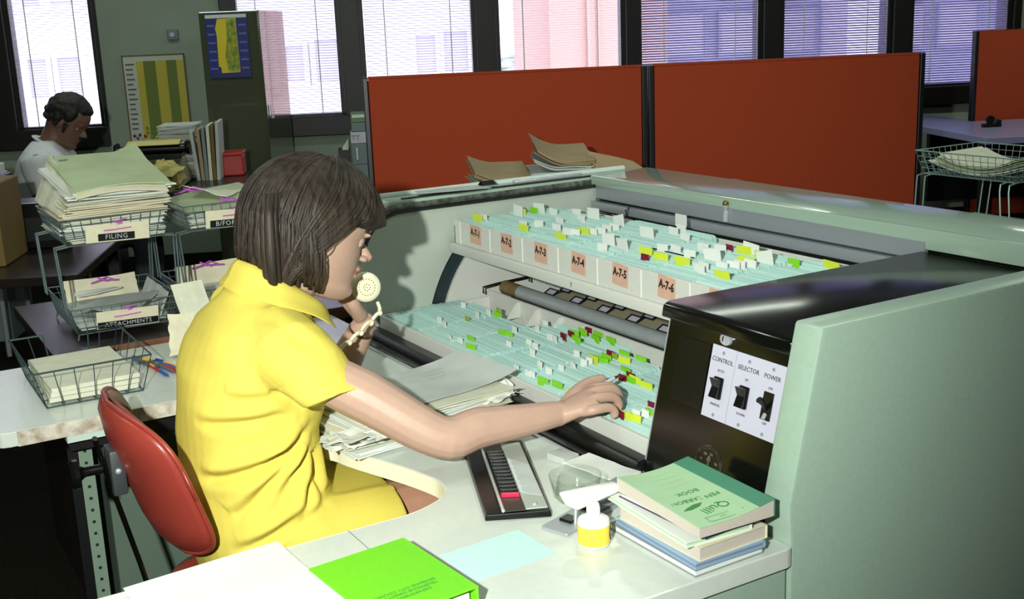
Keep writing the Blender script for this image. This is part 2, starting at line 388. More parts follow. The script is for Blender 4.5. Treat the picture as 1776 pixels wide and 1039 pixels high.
# inner liner of the left end with rounded rim and slot
prof = [(1.135, 0.725), (1.135, 0.93)] + [(1.255 + 0.12*math.cos(math.radians(a)), 0.915 + 0.12*math.sin(math.radians(a))) for a in range(172, 89, -9)] + [(1.87, 1.037), (1.87, 0.725)]
cy, cz, R0 = 1.72, 0.65, 0.418
slot_o = [(cy + R0*math.cos(math.radians(a)), cz + R0*math.sin(math.radians(a))) for a in range(168, 129, -3)]
inner = [(1.135, 0.725), (1.135, 0.93)] + prof[2:-2] + [(1.86, 1.037), (1.86, 0.955)] + slot_o[::-1] + [(slot_o[0][0], 0.725)]
b = MB(); b.prism_x(inner, XL, XL+0.022); part('end_liner', b, 'machine_inner', mc, label='grey green inner end plate')
b = MB(); b.prism_x([(1.30, 0.5), (1.30, 1.03), (1.865, 1.03), (1.865, 0.5)], XL+0.0005, XL+0.002); part('slot_back', b, 'slot_teal', mc)
b = MB(); b.lathe([(0.370, 0), (0.370, 0.008)], (XL+0.003, cy, cz), 64, (1, 0, 0)); part('end_wheel', b, 'tray_white', mc, smooth=True, label='white disc at the end of the drum')
b = MB()
b.tube([(XL+0.022, y, z) for y, z in prof[1:-1]], 0.0055, 6); part('rim_gasket', b, 'rubber', mc, smooth=True)
b = MB(); rim = [(y-0.0, z+0.0) for y, z in prof[1:-1]]
o_ = [(1.118, 0.93)] + [(1.255 + 0.137*math.cos(math.radians(a)), 0.915 + 0.137*math.sin(math.radians(a))) for a in range(172, 89, -9)] + [(1.87, 1.054)]
b.hexa([Vector((XL+0.006, y, z)) for y, z in rim + o_[::-1]], [Vector((XL-0.012, y, z)) for y, z in rim + o_[::-1]]); part('rim_channel', b, 'dull_metal', mc, smooth=True)
b = MB(); b.box((XL-0.02, 1.27, 1.046), (XL-0.008, 1.87, 1.064)); part('rim_seal', b, 'rubber', mc)
b = MB(); b.cyl((XL-0.03, 1.62, 1.066), (XL-0.03, 1.84, 1.066), 0.007); part('rail', b, 'chrome', mc, smooth=True)
# black ledge in front of the lower tray
b = MB(); b.prism_x([(1.128, 0.7205), (1.128, 0.734), (1.136, 0.744), (1.1655, 0.744), (1.1655, 0.7205)], XL, XC0); part('front_ledge', b, 'rubber', mc, bevel=0.003, smooth=True)
b = MB(); b.box((XL, 1.100, 0.7205), (XC0, 1.128, 0.726)); part('front_sill', b, 'black_enamel', mc, bevel=0.002)
b = MB(); b.box((XL, 1.090, 0.7205), (XC0, 1.100, 0.723)); part('sill_strip', b, 'chrome', mc)
b = MB(); b.box((XL, 1.18, 0.1), (XC1, 1.19, 0.716)); part('front_panel', b, 'machine_green', mc)
# control box
b = MB(); b.prism_x([(1.147, 0.716), (1.212, 0.998), (1.862, 0.998), (1.862, 0.716)], XC0, XC1+0.002); part('control_box', b, 'black_enamel', mc, bevel=0.003)
b = MB(); b.prism_x([(1.196, 0.994), (1.200, 1.016), (1.212, 1.021), (1.856, 1.021), (1.856, 0.994)], XC0-0.008, XC1); part('control_box_cover', b, 'black_enamel', mc, bevel=0.004, smooth=True)
b = MB(); b.prism_x([(1.1475, 0.716), (1.2125, 0.994), (1.2155, 0.994), (1.1505, 0.716)], XC0-0.0025, XC0-0.0005); part('edge_strip', b, 'chrome', mc)
# things on the control face: local frame u along X, v up the slope
fv = Vector((0, 0.065, 0.282)).normalized(); fn = Vector((0, -0.282, 0.065)).normalized()
def F(x, v, h=0.0): return Vector((x, 1.147, 0.716)) + fv*v + fn*h      # point on the sloping control face
def FT(x, v, h=0.0):
    o = F(x, v, h); return Matrix(((1, fv.x, fn.x, o.x), (0, fv.y, fn.y, o.y), (0, fv.z, fn.z, o.z), (0, 0, 0, 1)))
b = MB(); b.prism(rrect(-0.040, -0.055, 0.040, 0.055, 0.004), 0.0003, 0.002, FT(-1.450, 0.205)); part('inspection_window', b, 'black_plastic', mc, bevel=0.001)
b = MB(); b.lathe([(0.0110, 0), (0.0110, 0.006), (0.0088, 0.010), (0.0, 0.0115)], F(-1.376, 0.277), 24, fn); k = part('lock', b, 'chrome', mc, smooth=True)
b = MB(); b.box((-0.0010, -0.004, 0.0105), (0.0010, 0.004, 0.0122), FT(-1.376, 0.277)); part('keyhole', b, 'ink', k)
def plate(x0, x1, v0, v1, words):
    b = MB(); b.box((x0, v0, 0.0004), (x1, v1, 0.0020), FT(0, 0)); p = part('switch_plate', b, 'lilac_plate', mc)
    for (txt, x, v, sz) in words:
        part('lettering', text_mb(txt, sz, FT(x, v, 0.0022), 0.0002), 'ink', p)
    return p
p1 = plate(-1.406, -1.348, 0.143, 0.263, [('CONTROL', -1.377, 0.240, 0.0105), ('AUTO', -1.377, 0.223, 0.0058), ('MANUAL', -1.377, 0.167, 0.0058)])
p2 = plate(-1.3465, -1.236, 0.143, 0.263, [('SELECTOR', -1.316, 0.240, 0.0105), ('UP', -1.316, 0.223, 0.0058), ('DOWN', -1.316, 0.167, 0.0058), ('POWER', -1.262, 0.240, 0.0105), ('ON', -1.262, 0.223, 0.0058), ('OFF', -1.262, 0.167, 0.0058)])
for pp, xs in ((p1, (-1.377,)), (p2, (-1.316, -1.262))):
    for x in xs:
        for v in (0.253, 0.150):
            b = MB(); b.lathe([(0.0030, 0), (0.0030, 0.0012), (0.0, 0.002)], F(x, v, 0.0018), 10, fn); part('screw', b, 'grey_steel', pp, smooth=True)
for x, m in ((-1.377, 'black_plastic'), (-1.316, 'black_plastic')):
    b = MB(); b.prism(rrect(-0.0105, -0.018, 0.0105, 0.018, 0.002), 0.0018, 0.005, FT(x, 0.195)); k = part('rocker_switch', b, m, mc)
    b = MB(); o = FT(x, 0.195, 0.005); b.hexa([o @ Vector((s, v, h)) for s, v, h in [(-0.0085, -0.016, 0), (-0.0085, 0.016, 0), (-0.0085, 0.016, 0.012), (-0.0085, 0.002, 0.004), (-0.0085, -0.016, 0.008)]],
                                              [o @ Vector((s, v, h)) for s, v, h in [(0.0085, -0.016, 0), (0.0085, 0.016, 0), (0.0085, 0.016, 0.012), (0.0085, 0.002, 0.004), (0.0085, -0.016, 0.008)]])
    part('rocker', b, 'black_plastic', k)
b = MB(); b.prism(rrect(-0.0105, -0.022, 0.0105, 0.022, 0.001), 0.0018, 0.004, FT(-1.262, 0.195)); k = part('toggle_switch', b, 'black_plastic', mc)
b = MB(); b.tube([F(-1.262, 0.190, 0.003), F(-1.262, 0.200, 0.014), F(-1.262, 0.205, 0.022)], [0.003, 0.004, 0.0055], 10); part('toggle_lever', b, 'black_plastic', k, smooth=True)
b = MB(); b.cyl(F(-1.262, 0.183, 0.003), F(-1.262, 0.175, 0.007), 0.0035, 8); part('pilot_lamp', b, 'chrome', k, smooth=True)
# round emblem low on the control face
b = MB()
for r0, r1 in ((0.031, 0.0322), (0.0275, 0.0282)):
    n = 40
    b.rings([[FT(-1.370, 0.067, h) @ Vector((r*math.cos(2*PI*i/n), r*math.sin(2*PI*i/n), 0)) for i in range(n)] for r, h in ((r0, 0.0004), (r0, 0.0012), (r1, 0.0012), (r1, 0.0004))], cap=False)
for a in (20, 75, 120, 160, 200, 320, 350):
    c = Vector((0.0195*math.cos(math.radians(a)), 0.0195*math.sin(math.radians(a)), 0)); b.box((c.x-0.004, c.y-0.0022, 0.0004), (c.x+0.004, c.y+0.0022, 0.0012), FT(-1.370, 0.067))
b.prism([(-0.0045, -0.014), (0.0045, -0.014), (0.003, 0.004), (0.006, 0.008), (0.001, 0.016), (-0.001, 0.016), (-0.005, 0.008), (-0.002, 0.004)], 0.0004, 0.0012, FT(-1.370, 0.067))
part('emblem', b, 'dull_metal', mc)
# retracted cover under the rear deck: two steel bars
b = MB(); b.prism_x([(1.853, 1.040), (1.853, 1.004), (1.866, 0.998), (1.866, 1.040)], XL+0.03, XC0-0.0); k = part('roller_cover', b, 'grey_steel', mc, bevel=0.002, smooth=True, label='grey steel cover rolled back under the rear deck')
b = MB(); b.prism_x([(1.836, 0.998), (1.836, 0.975), (1.86, 0.966), (1.868, 0.998)], XL+0.03, XC0); part('cover_bar', b, 'grey_steel', k, bevel=0.002, smooth=True)
b = MB(); b.lathe([(0.007, 0), (0.007, 0.024), (0.0045, 0.026), (0.0045, 0.030), (0.0065, 0.034), (0.0065, 0.044), (0.0, 0.047)], (-2.115, 1.848, 1.008), 14); part('knob', b, ['chrome'], k, smooth=True)
b = MB(); b.ball((-2.115, 1.848, 1.052), 0.0078, n=10, k=6); part('knob_cap', b, 'brass', k, smooth=True)
b = MB(); b.box((XL+0.02, 1.80, 0.90), (XC0, 1.806, 0.972)); part('inner_back', b, 'tray_white', mc)
b = MB(); b.box((XL+0.03, 1.82, 0.963), (XC0, 1.84, 0.968)); part('inner_back_strip', b, 'rubber', mc)
b = MB(); b.tube([(-2.49, 1.835, 1.0), (-2.475, 1.815, 0.985), (-2.47, 1.80, 0.968)], 0.003, 6); b.tube([(-2.485, 1.82, 0.995), (-2.46, 1.806, 0.99), (-2.462, 1.80, 0.972)], 0.002, 6); part('cover_cable', b, 'rubber', mc, smooth=True)
# upper carrier
def carrier(name, lab, y0, y1, z0, zf, zb, x0, x1, lip):
    b = MB()
    b.box((x0, y0, z0), (x1, y0+0.008, zf)); b.box((x0, y0+0.008, z0), (x1, y1, z0+0.006)); b.box((x0, y1-0.006, z0), (x1, y1, zb)); b.box((x0, y0, z0), (x0+0.006, y1, min(zf, zb)))
    o = part(name, b, 'tray_white', mc, bevel=0.0015, label=lab)
    if lip:
        l = MB(); l.prism_x([(y0-0.012, z0-0.001), (y0-0.012, z0+0.022), (y0-0.008, z0+0.026), (y0, z0+0.026), (y0, z0-0.001)], x0-0.012, x1); part('carrier_lip', l, 'tray_white', o, bevel=0.002, smooth=True)
    return o
up_ = carrier('carrier', 'upper card carrier with lettered front', 1.392, 1.775, 0.913, 0.998, 0.985, -2.662, XC0-0.002, True)
lo_ = carrier('carrier', 'lower card carrier', 1.166, 1.497, 0.700, 0.774, 0.792, XL+0.026, XC0-0.002, False)
SEC = 0.1555; SX0 = -2.628
for i in range(8):   # seams between the six lettered sections
    x = SX0 + SEC*i
    if x < XC0-0.02:
        b = MB(); b.box((x-0.0012, 1.3908, 0.938), (x+0.0012, 1.3922, 0.997)); part('seam', b, 'tab_white', up_)
LT = lambda x, z: Matrix(((1, 0, 0, x), (0, 0, -1, 1.3912), (0, 1, 0, z), (0, 0, 0, 1)))
for i in range(7):
    x = -2.545 + 0.1558*i; z = 0.974
    b = MB(); b.box((-0.027, -0.0235, 0), (0.027, 0.0235, 0.0006), LT(x, z) @ Matrix.Rotation(math.radians(rnd(-4, 2)), 4, 'Z'))
    k = part('section_label', b, 'label_tan', up_)
    w_ = MB(); T = LT(x, z+0.004) @ Matrix.Translation((0, 0, 0.0008)) @ Matrix.Rotation(math.radians(rnd(-6, 0)), 4, 'Z') @ Matrix.Scale(1.25, 4, (0, 1, 0))
    w_ = text_mb('A-7-%d' % (i+1), 0.0195, T, 0.0002, space=1.05, bold=0.0007); part('lettering', w_, 'ink', k)
b = MB(); T = LT(-2.09, 0.925) @ Matrix.Translation((0, 0, 0.0135)); part('lettering', text_mb('7', 0.015, T, 0.0002), 'tape_brown', up_)
# dividers of the lower carrier standing above the cards
for x in (-2.50, -2.405, -2.30, -2.20):
    b = MB(); b.prism_x([(1.445, 0.75), (1.478, 0.790), (1.489, 0.790), (1.489, 0.75)], x-0.001, x+0.001); part('divider', b, 'tray_white', lo_)
b = MB(); b.box((-2.54, 1.488, 0.76), (XC0-0.003, 1.4905, 0.793)); part('carrier_back', b, 'tray_white', lo_)
# drum tube behind the lower carrier, with its bracket
b = MB(); b.cyl((-2.625, 1.520, 0.803), (XC0-0.002, 1.520, 0.803), 0.0185, 24); tb = part('drum_tube', b, 'tube_grey', mc, smooth=True)
b = MB(); b.cyl((-2.627, 1.520, 0.803), (-2.545, 1.520, 0.803), 0.0191, 24); part('tape_wrap', b, 'tape_brown', tb, smooth=True)
b = MB(); b.tube([(-2.632, 1.455, 0.795), (-2.632, 1.455, 0.812), (-2.632, 1.50, 0.816), (-2.632, 1.60, 0.820), (-2.632, 1.60, 0.806)], 0.0028, 6); part('bracket', b, 'rubber', tb, smooth=True)
b = MB(); b.box((-2.56, 1.4975, 0.784), (XC0-0.003, 1.5005, 0.7945)); part('tube_shadow_strip', b, 'rubber', tb)  # black strip put in as the shade beneath the tube
# tan shelf front with two rows of black label holders, seen under the upper carrier
b = MB(); b.box((-2.55, 1.572, 0.775), (XC0-0.003, 1.76, 0.781)); sh = part('card_shelf', b, 'tan_board', mc)
for row, y, off in ((0, 1.618, -0.118), (1, 1.668, -0.118)):
    for i in range(7):
        x = -2.43 + off + 0.1225*i
        if x > XC0-0.03: continue
        T = Matrix.Translation((x, y, 0.7870)) @ Matrix.Rotation(math.radians(28), 4, 'X')
        b = MB()
        for q in [((-0.022, -0.012, 0), (0.022, -0.009, 0.004)), ((-0.022, 0.009, 0), (0.022, 0.012, 0.004)), ((-0.022, -0.009, 0), (-0.019, 0.009, 0.004)), ((0.019, -0.009, 0), (0.022, 0.009, 0.004))]: b.box(*q, T)
        k = part('label_holder', b, 'black_plastic', sh)
        b = MB(); b.box((-0.019, -0.009, 0), (0.019, 0.009, 0.0012), T); part('paper_slip', b, 'lilac_plate', k)

# ------------------------------------------------------------------ the record cards
def card_pack(tray, i, x0, x1, y0, y1, zb, zt, lab):
    b = MB(); y = y0; lean = rnd(-0.006, 0.004); xo = rnd(-0.002, 0.002); run = 0
    while y < y1:
        run -= 1
        if run <= 0: run = random.randint(5, 26); lean = rnd(-0.004, 0.004); dz = rnd(-0.0035, 0.0025); xo = rnd(-0.004, 0.003)
        h = zt + dz + rnd(-0.0012, 0.0012); xa = x0+0.002+xo+rnd(0, 0.002); xb = x1-0.003+xo+rnd(-0.001, 0.001)
        c = 0.005; b.mi = random.choice((0, 0, 1))
        lo = [Vector((px, y, zb)) for px in (xa, xb)]; 
        prof_ = [(xa, zb, 0), (xb, zb, 0), (xb, h-c, 1), (xb-c, h, 1), (xa+c, h, 1), (xa, h-c, 1)]
        b.hexa([Vector((px, y+lean*k_, pz)) for px, pz, k_ in prof_], [Vector((px, y+0.0011+lean*k_, pz)) for px, pz, k_ in prof_])
        y += rnd(0.0017, 0.0030) if random.random() < 0.93 else rnd(0.003, 0.0045)
    xs = [p.x for p in b.v]; o = solo('record_cards', b, ['card_blue', 'card_blue2'], lab, 'cards'); o['kind'] = 'stuff'
    return o
nm = ['first', 'second', 'third', 'fourth', 'fifth', 'sixth', 'seventh']
for i in range(7):
    x0 = SX0 + SEC*i - (0.03 if i == 0 else 0)
    card_pack('upper', i, x0, min(SX0+SEC*(i+1), XC0-0.006), 1.404, 1.70 + (0.03 if 2 <= i <= 3 else 0), 0.922, 1.0, 'pale blue record cards packed edge up behind the label A-7-%d' % (i+1))
    card_pack('lower', i, x0 - (0.03 if i == 0 else 0), min(SX0+SEC*(i+1), XC0-0.006), 1.186, 1.405 if i < 2 else 1.44, 0.708, 0.776, 'pale blue record cards packed edge up in the lower tray, %s block from the left' % nm[i])
LOW = [('g',-1.918,1.16),('y',-1.81,1.161),('m',-1.655,1.165),('g',-2.234,1.166),('y',-1.638,1.175),('g',-1.879,1.187),('w',-1.98,1.191),('w',-2.027,1.192),('w',-2.337,1.195),('w',-1.968,1.195),('y',-1.623,1.2),('w',-2.296,1.201),('w',-1.642,1.219),('g',-2.304,1.228),('w',-1.632,1.233),('w',-1.967,1.235),('w',-2.454,1.242),('g',-1.625,1.242),('w',-2.014,1.245),('w',-2.501,1.253),('w',-1.968,1.266),('m',-1.658,1.27),('w',-2.198,1.274),('w',-2.109,1.282),('w',-1.968,1.298),('o',-2.471,1.309),('g',-2.307,1.314),('w',-2.154,1.315),('g',-2.274,1.317),('w',-2.184,1.32),('m',-1.831,1.326),('w',-1.971,1.327),('g',-1.817,1.334),('y',-1.763,1.336),('y',-1.806,1.34),('w',-1.976,1.345),('m',-1.835,1.348),('w',-2.484,1.353),('w',-2.312,1.353),('w',-2.039,1.355),('y',-1.979,1.358),('g',-1.871,1.366),('g',-1.973,1.367),('g',-1.963,1.371),('w',-2.596,1.373),('w',-2.197,1.384),('w',-2.165,1.385),('w',-2.489,1.388),('g',-1.976,1.389),('g',-2.458,1.392),('w',-2.279,1.401),('y',-1.93,1.404),('o',-1.969,1.406),('m',-2.168,1.41),('m',-1.993,1.41),('o',-2.474,1.415),('g',-2.137,1.42),('m',-2.18,1.433),('g',-1.972,1.436),('g',-1.916,1.438),('w',-2.308,1.441),('g',-2.164,1.444),('g',-2.119,1.461),('g',-2.167,1.469),('g',-2.082,1.478),('m',-2.181,1.491),('g',-2.146,1.494)]
UPP = [('y',-2.692,1.431),('y',-2.383,1.436),('y',-2.225,1.442),('w',-2.058,1.442),('w',-2.592,1.444),('m',-1.906,1.444),('y',-1.675,1.451),('w',-1.747,1.459),('w',-2.432,1.466),('y',-1.884,1.469),('y',-1.823,1.478),('W',-2.014,1.481),('w',-1.761,1.481),('y',-1.954,1.482),('W',-2.097,1.488),('w',-2.27,1.489),('w',-2.245,1.495),('m',-2.068,1.496),('w',-2.411,1.499),('w',-2.33,1.504),('w',-1.737,1.508),('y',-2.242,1.519),('w',-1.726,1.529),('w',-2.228,1.534),('w',-1.964,1.537),('w',-1.859,1.537),('w',-1.723,1.543),('w',-1.934,1.549),('W',-1.812,1.55),('W',-2.624,1.553),('w',-2.22,1.553),('w',-2.41,1.56),('y',-2.695,1.561),('w',-1.713,1.564),('y',-1.738,1.574),('w',-1.854,1.584),('w',-2.242,1.586),('g',-2.65,1.606),('W',-2.11,1.607),('w',-1.911,1.607),('w',-2.242,1.609),('W',-1.703,1.612),('W',-2.59,1.614),('w',-1.859,1.621),('w',-2.407,1.623),('w',-2.54,1.625),('g',-2.655,1.629),('y',-1.755,1.634),('g',-1.678,1.641),('m',-1.864,1.643),('y',-1.846,1.646),('W',-1.806,1.648),('w',-2.026,1.65),('W',-2.286,1.654),('y',-1.596,1.668),('w',-2.485,1.669),('W',-2.42,1.671),('w',-2.108,1.682),('w',-2.122,1.717),('W',-2.17,1.77)]
TC = {'w': ('tab_white', 'white', 0.020, 0.012), 'W': ('tab_white', 'tall white', 0.046, 0.024), 'g': ('tab_green', 'bright green', 0.036, 0.0115), 'o': ('tab_olive', 'olive', 0.020, 0.012), 'y': ('tab_yellow', 'yellow', 0.037, 0.013), 'm': ('tab_maroon', 'maroon', 0.024, 0.0125)}
def ordn(n): return (nm + ['eighth', 'ninth', 'tenth', 'eleventh', 'twelfth'])[n-1] if n <= 12 else '%dth' % n if n not in (21, 22, 23, 31, 32, 33) else {1: '%dst', 2: '%dnd', 3: '%drd'}[n % 10] % n
for tray, L, zt in (('lower', LOW, 0.7765), ('upper', UPP, 1.0005)):
    rank = {}; nfront = 0
    for c in TC:
        for q, it in enumerate(sorted([t for t in L if t[0] == c], key=lambda t: t[1])): rank[it] = q+1
    for it in L:
        c, x, y = it; y = min(y, 1.483) if tray == 'lower' else y; ymin = 1.1875 if tray == 'lower' else 1.4065
        if y < ymin + 0.003: nfront += 1; y = ymin + 0.0019*(nfront % 9)
        m_, word, wd_, ht = TC[c]
        if tray == 'upper' and c in 'wy': wd_ *= 1.7 if c == 'w' else 1.2; ht *= 1.15
        i = max(0, min(6, int((x-SX0)/SEC))); x0 = SX0+SEC*i; x1 = min(x0+SEC, XC0-0.006)
        x = max(x0+wd_/2+0.004, min(x1-wd_/2-0.004, x))
        lab = '%s-tabbed record card in the %s tray, %s of that tab colour from the left' % (word, tray, ordn(rank[it]))
        t = thing('tabbed_card', lab, 'card', (x, y, zt-0.07), 0, 'tabbed cards in the %s tray' % tray)
        if c != 'W':
            b = MB(); b.box((x0+0.004-x, -0.0006, 0), (x1-0.005-x, 0.0006, 0.0708)); part('card', b, 'card_blue', t, local=True)
        sk = rnd(-0.12, 0.12); T = Matrix.Translation((0, 0, 0.068)) @ Matrix.Rotation(rnd(-0.12, 0.12), 4, 'Z') @ Matrix.Rotation(sk, 4, 'X') @ Matrix.Rotation(rnd(-0.05, 0.05) if c != 'W' else rnd(-0.25, 0.1), 4, 'Y')
        b = MB(); b.box((-wd_/2, -0.0009, -0.004), (wd_/2, 0.0009, ht+0.003), T); part('tab', b, m_, t, local=True)

# ================================================================== THE DESK (one U-shaped top with a drawer pedestal)
dk = thing('u_shaped_desk', 'pale grey green U-shaped desk wrapped around the seated woman', 'desk', (-2.04, 0.6, 0))
cut = [(-1.61, -0.30), (-1.61, 0.70)] + [(-1.612, 0.735), (-1.621, 0.77), (-1.640, 0.808), (-1.662, 0.827), (-1.695, 0.836), (-1.729, 0.835), (-1.805, 0.815), (-1.918, 0.775), (-1.98, 0.758), (-2.04, 0.752)]
cut += [(-4.08-x, y) for x, y in cut[::-1][1:] if x > -1.9 and y > 0.72][0:8]
def crv(pts, m=4):
    o = []
    for i in range(len(pts)-1):
        p0, p1, p2, p3 = [Vector(pts[max(0, min(len(pts)-1, i+k))]) for k in (-1, 0, 1, 2)]
        for k in range(m):
            t = k/m; o.append(tuple(0.5*((2*p1)+(p2-p0)*t+(2*p0-5*p1+4*p2-p3)*t*t+(3*p1-p0-3*p2+p3)*t**3)))
    return o + [tuple(pts[-1])]
cut = [cut[0]] + crv(cut[1:])
cut = [p for p in cut if p[0] > -2.44] + [(-2.452, 0.76), (-2.462, 0.70), (-2.462, 0.30)] + [(-2.492 + 0.03*math.cos(math.radians(a)), 0.235 - 0.03*math.sin(math.radians(a))) for a in (0, 30, 60, 90)]
outer = cut + [(-2.90, 0.195), (-2.95, 0.215), (-2.968, 0.26), (-2.968, 1.149), (XC0+0.0, 1.149), (XR+0.002, 1.149), (-1.162, 1.14), (-1.162, -0.30)]
b = MB(); b.prism(outer, 0.688, 0.72); part('worktop', b, 'desk_top', dk, bevel=0.002)
# pale edge band round the recess, and the worn edge of the left wing
b = MB(); bn = [p for p in cut if p[0] > -2.45]
for (x, y), (x2, y2) in zip(bn, bn[1:]):
    d = Vector((x2-x, y2-y, 0)); 
    if d.length < 1e-5: continue
    n_ = Vector((-d.y, d.x, 0)).normalized()*0.0018
    b.hexa([(x, y, 0.687), (x2, y2, 0.687), (x2+n_.x, y2+n_.y, 0.687), (x+n_.x, y+n_.y, 0.687)], [(x, y, 0.7195), (x2, y2, 0.7195), (x2+n_.x, y2+n_.y, 0.7195), (x+n_.x, y+n_.y, 0.7195)])
part('edge_band', b, 'edge_band', dk)
b = MB(); b.box((-2.4618, 0.25, 0.688), (-2.459, 0.74, 0.7195)); part('worn_edge', b, 'worn_edge', dk, label='chipped pale edge of the left wing')
b = MB(); b.box((-1.612, 0.6235, 0.7200), (-1.47, 0.6245, 0.7203)); part('joint_line', b, 'grey_ink', dk)
# pedestal and legs under the left wing
b = MB(); b.box((-2.95, 0.43, 0.04), (-2.56, 1.12, 0.66)); pd = part('pedestal', b, 'under_green_dimmed', dk, bevel=0.004)
b = MB(); b.box((-2.55, 0.352, 0.0), (-2.535, 0.372, 0.688)); b.box((-2.55, 0.352, 0.64), (-2.50, 1.10, 0.688)); b.box((-2.92, 0.345, 0.0), (-2.53, 0.36, 0.03)); part('dark_frame', b, 'dark_frame', dk)
b = MB(); b.box((-2.556, 0.372, 0.0), (-2.550, 0.405, 0.64)); st = part('slotted_upright', b, 'upright_green_dimmed', dk)
h_ = MB()
for i in range(22): h_.cyl((-2.5502, 0.390, 0.03+0.028*i), (-2.5490, 0.390, 0.03+0.028*i), 0.0038, 8)
part('slots', h_, 'ink', st)
b = MB(); b.box((-2.49, 0.345, 0.672), (-2.462, 0.44, 0.687)); part('tag', b, 'machine_pale', dk)
b = MB(); b.box((-1.60, 0.98, 0.02), (-1.17, 1.145, 0.686)); part('end_support', b, 'machine_green', dk, bevel=0.003)
b = MB(); b.box((-1.60, -0.28, 0.0), (-1.19, -0.24, 0.688)); part('leg_panel', b, 'machine_green', dk)
# ================================================================== THINGS ON THE DESK
mk('paper_white', (220, 223, 217), rough=0.7)
mk('paper_old', (214, 214, 194), rough=0.8, var=0.1, vscale=40)
mk('paper_green', (172, 186, 148), rough=0.8, var=0.12, vscale=14)
mk('paper_grey', (186, 192, 188), rough=0.8, var=0.1, vscale=25)
mk('paper_cream', (222, 214, 188), rough=0.8, var=0.08, vscale=40)
mk('manila', (186, 160, 116), rough=0.8, var=0.1, vscale=18)
mk('form_blue', (190, 228, 222), rough=0.7)
mk('lime_cover', (112, 206, 32), rough=0.45, var=0.04, vscale=90)
mk('book_green', (172, 206, 166), rough=0.6, var=0.05, vscale=30)
mk('book_spine', (76, 140, 112), rough=0.5)
mk('print_green', (62, 132, 62), rough=0.7)
mk('page_edge', (206, 196, 184), rough=0.8, var=0.14, vscale=260, stretch=(1, 1, 14))
mk('folder_grey', (132, 138, 144), rough=0.45)
mk('folder_blue', (140, 170, 206), rough=0.4)
mk('purple', (70, 56, 96), rough=0.6)
mk('glue_yellow', (238, 212, 70), rough=0.35)
mk('white_plastic', (236, 238, 232), rough=0.3)
mk('clear_plastic', (240, 250, 244), rough=0.05, trans=1.0)
def clear_mat(name):
    m = bpy.data.materials.new(name); m.use_nodes = True; nt = m.node_tree; nt.nodes.clear()
    o = nt.nodes.new('ShaderNodeOutputMaterial'); t = nt.nodes.new('ShaderNodeBsdfTransparent'); g = nt.nodes.new('ShaderNodeBsdfGlossy')
    t.inputs[0].default_value = (0.95, 0.97, 0.95, 1); g.inputs['Roughness'].default_value = 0.05
    x = nt.nodes.new('ShaderNodeMixShader'); nt.links.new(edge_on(nt, 0.7, 0.05), x.inputs[0]); nt.links.new(t.outputs[0], x.inputs[1]); nt.links.new(g.outputs[0], x.inputs[2]); nt.links.new(x.outputs[0], o.inputs[0])
    return m
M['clear_plastic'] = clear_mat('clear_plastic_sheet')
mk('punch_grey', (168, 172, 176), rough=0.35, metal=0.3)
mk('index_brown', (62, 54, 50), rough=0.2)
mk('index_clear', (176, 182, 172), rough=0.12)
mk('pink_red', (196, 30, 72), rough=0.3)
mk('wire', (120, 138, 140), rough=0.35, metal=0.7)
mk('wire_dark', (74, 92, 92), rough=0.4, metal=0.6)
mk('ribbon', (186, 84, 186), rough=0.6)
mk('dymo_black', (16, 18, 24), rough=0.3)
mk('wood_dark', (36, 28, 25), rough=0.28, var=0.4, vscale=9, stretch=(1, 14, 1))
mk('wood_edge', (112, 70, 48), rough=0.5, var=0.25, vscale=30)
mk('pen_yellow', (226, 180, 44), rough=0.35); mk('pen_blue', (44, 84, 170), rough=0.35); mk('pen_red', (180, 40, 50), rough=0.35); mk('pen_grey', (90, 98, 108), rough=0.35)
DZ = 0.7205
def sheet(cx, cy, z, L, Wd, rz, t=0.0006, wav=0.0, seed=1, nu=10, nv=8, lift=None):
    """a sheet or a pad of paper with slightly wavy surface and ragged edges"""
    rg = random.Random(seed); p1, p2, p3 = rg.uniform(0, 6), rg.uniform(0, 6), rg.uniform(0, 6)
    R = Matrix.Rotation(rz, 3, 'Z')
    def f(u, v):
        x, y = (u-0.5)*L, (v-0.5)*Wd
        zz = wav*(math.sin(u*5+p1)*math.cos(v*4+p2) + 0.5*math.sin(u*11+p3) + 1.2)
        if lift: zz += lift(u, v)
        e = wav*0.5
        q = R @ Vector((x + e*math.sin(v*17+p1), y + e*math.sin(u*19+p2), 0))
        return (cx+q.x, cy+q.y, z+t+zz)
    m = MB(); m.grid(f, nu, nv, t); return m
def on_top(m, txt, size, x, y, z, dx, dyy): pass
def lettering(parent, lines, size, org, xd, yd, m, gap=1.35, name='lettering', space=1.0):
    """rows of print centred at org; xd reading direction, yd towards the top of the letters"""
    T0 = frame(org, xd, yd)
    for k, s in enumerate(lines):
        part(name, text_mb(s, size, T0 @ Matrix.Translation((0, -k*size*gap, 0.0005)), 0.0001, space=space), m, parent)
# directory, lying closed on the right wing
c_ = Vector((-1.350, 0.579, 0)); ax = Vector((-0.013, 0.155, 0)).normalized(); ay = Vector((-0.197, -0.017, 0)).normalized()
A0 = math.atan2(ay.y, ay.x)
t = thing('telephone_directory', 'lime green ring-bound telephone directory on the right wing of the desk', 'book', (c_.x, c_.y, DZ), 0)
TD = Matrix.Translation((c_.x, c_.y, DZ)) @ Matrix.Rotation(A0, 4, 'Z')
b = MB(); b.box((-0.100, -0.0765, 0.0385), (0.098, 0.0765, 0.0415), TD); cv_ = part('cover', b, 'lime_cover', t, bevel=0.001)
b = MB(); b.box((-0.100, -0.0765, 0.0), (0.098, 0.0765, 0.003), TD); part('cover', b, 'lime_cover', t, bevel=0.001)
b = MB(); b.box((-0.100, -0.0795, 0.0), (0.098, -0.0765, 0.0415), TD); part('spine', b, 'lime_cover', t, bevel=0.001)
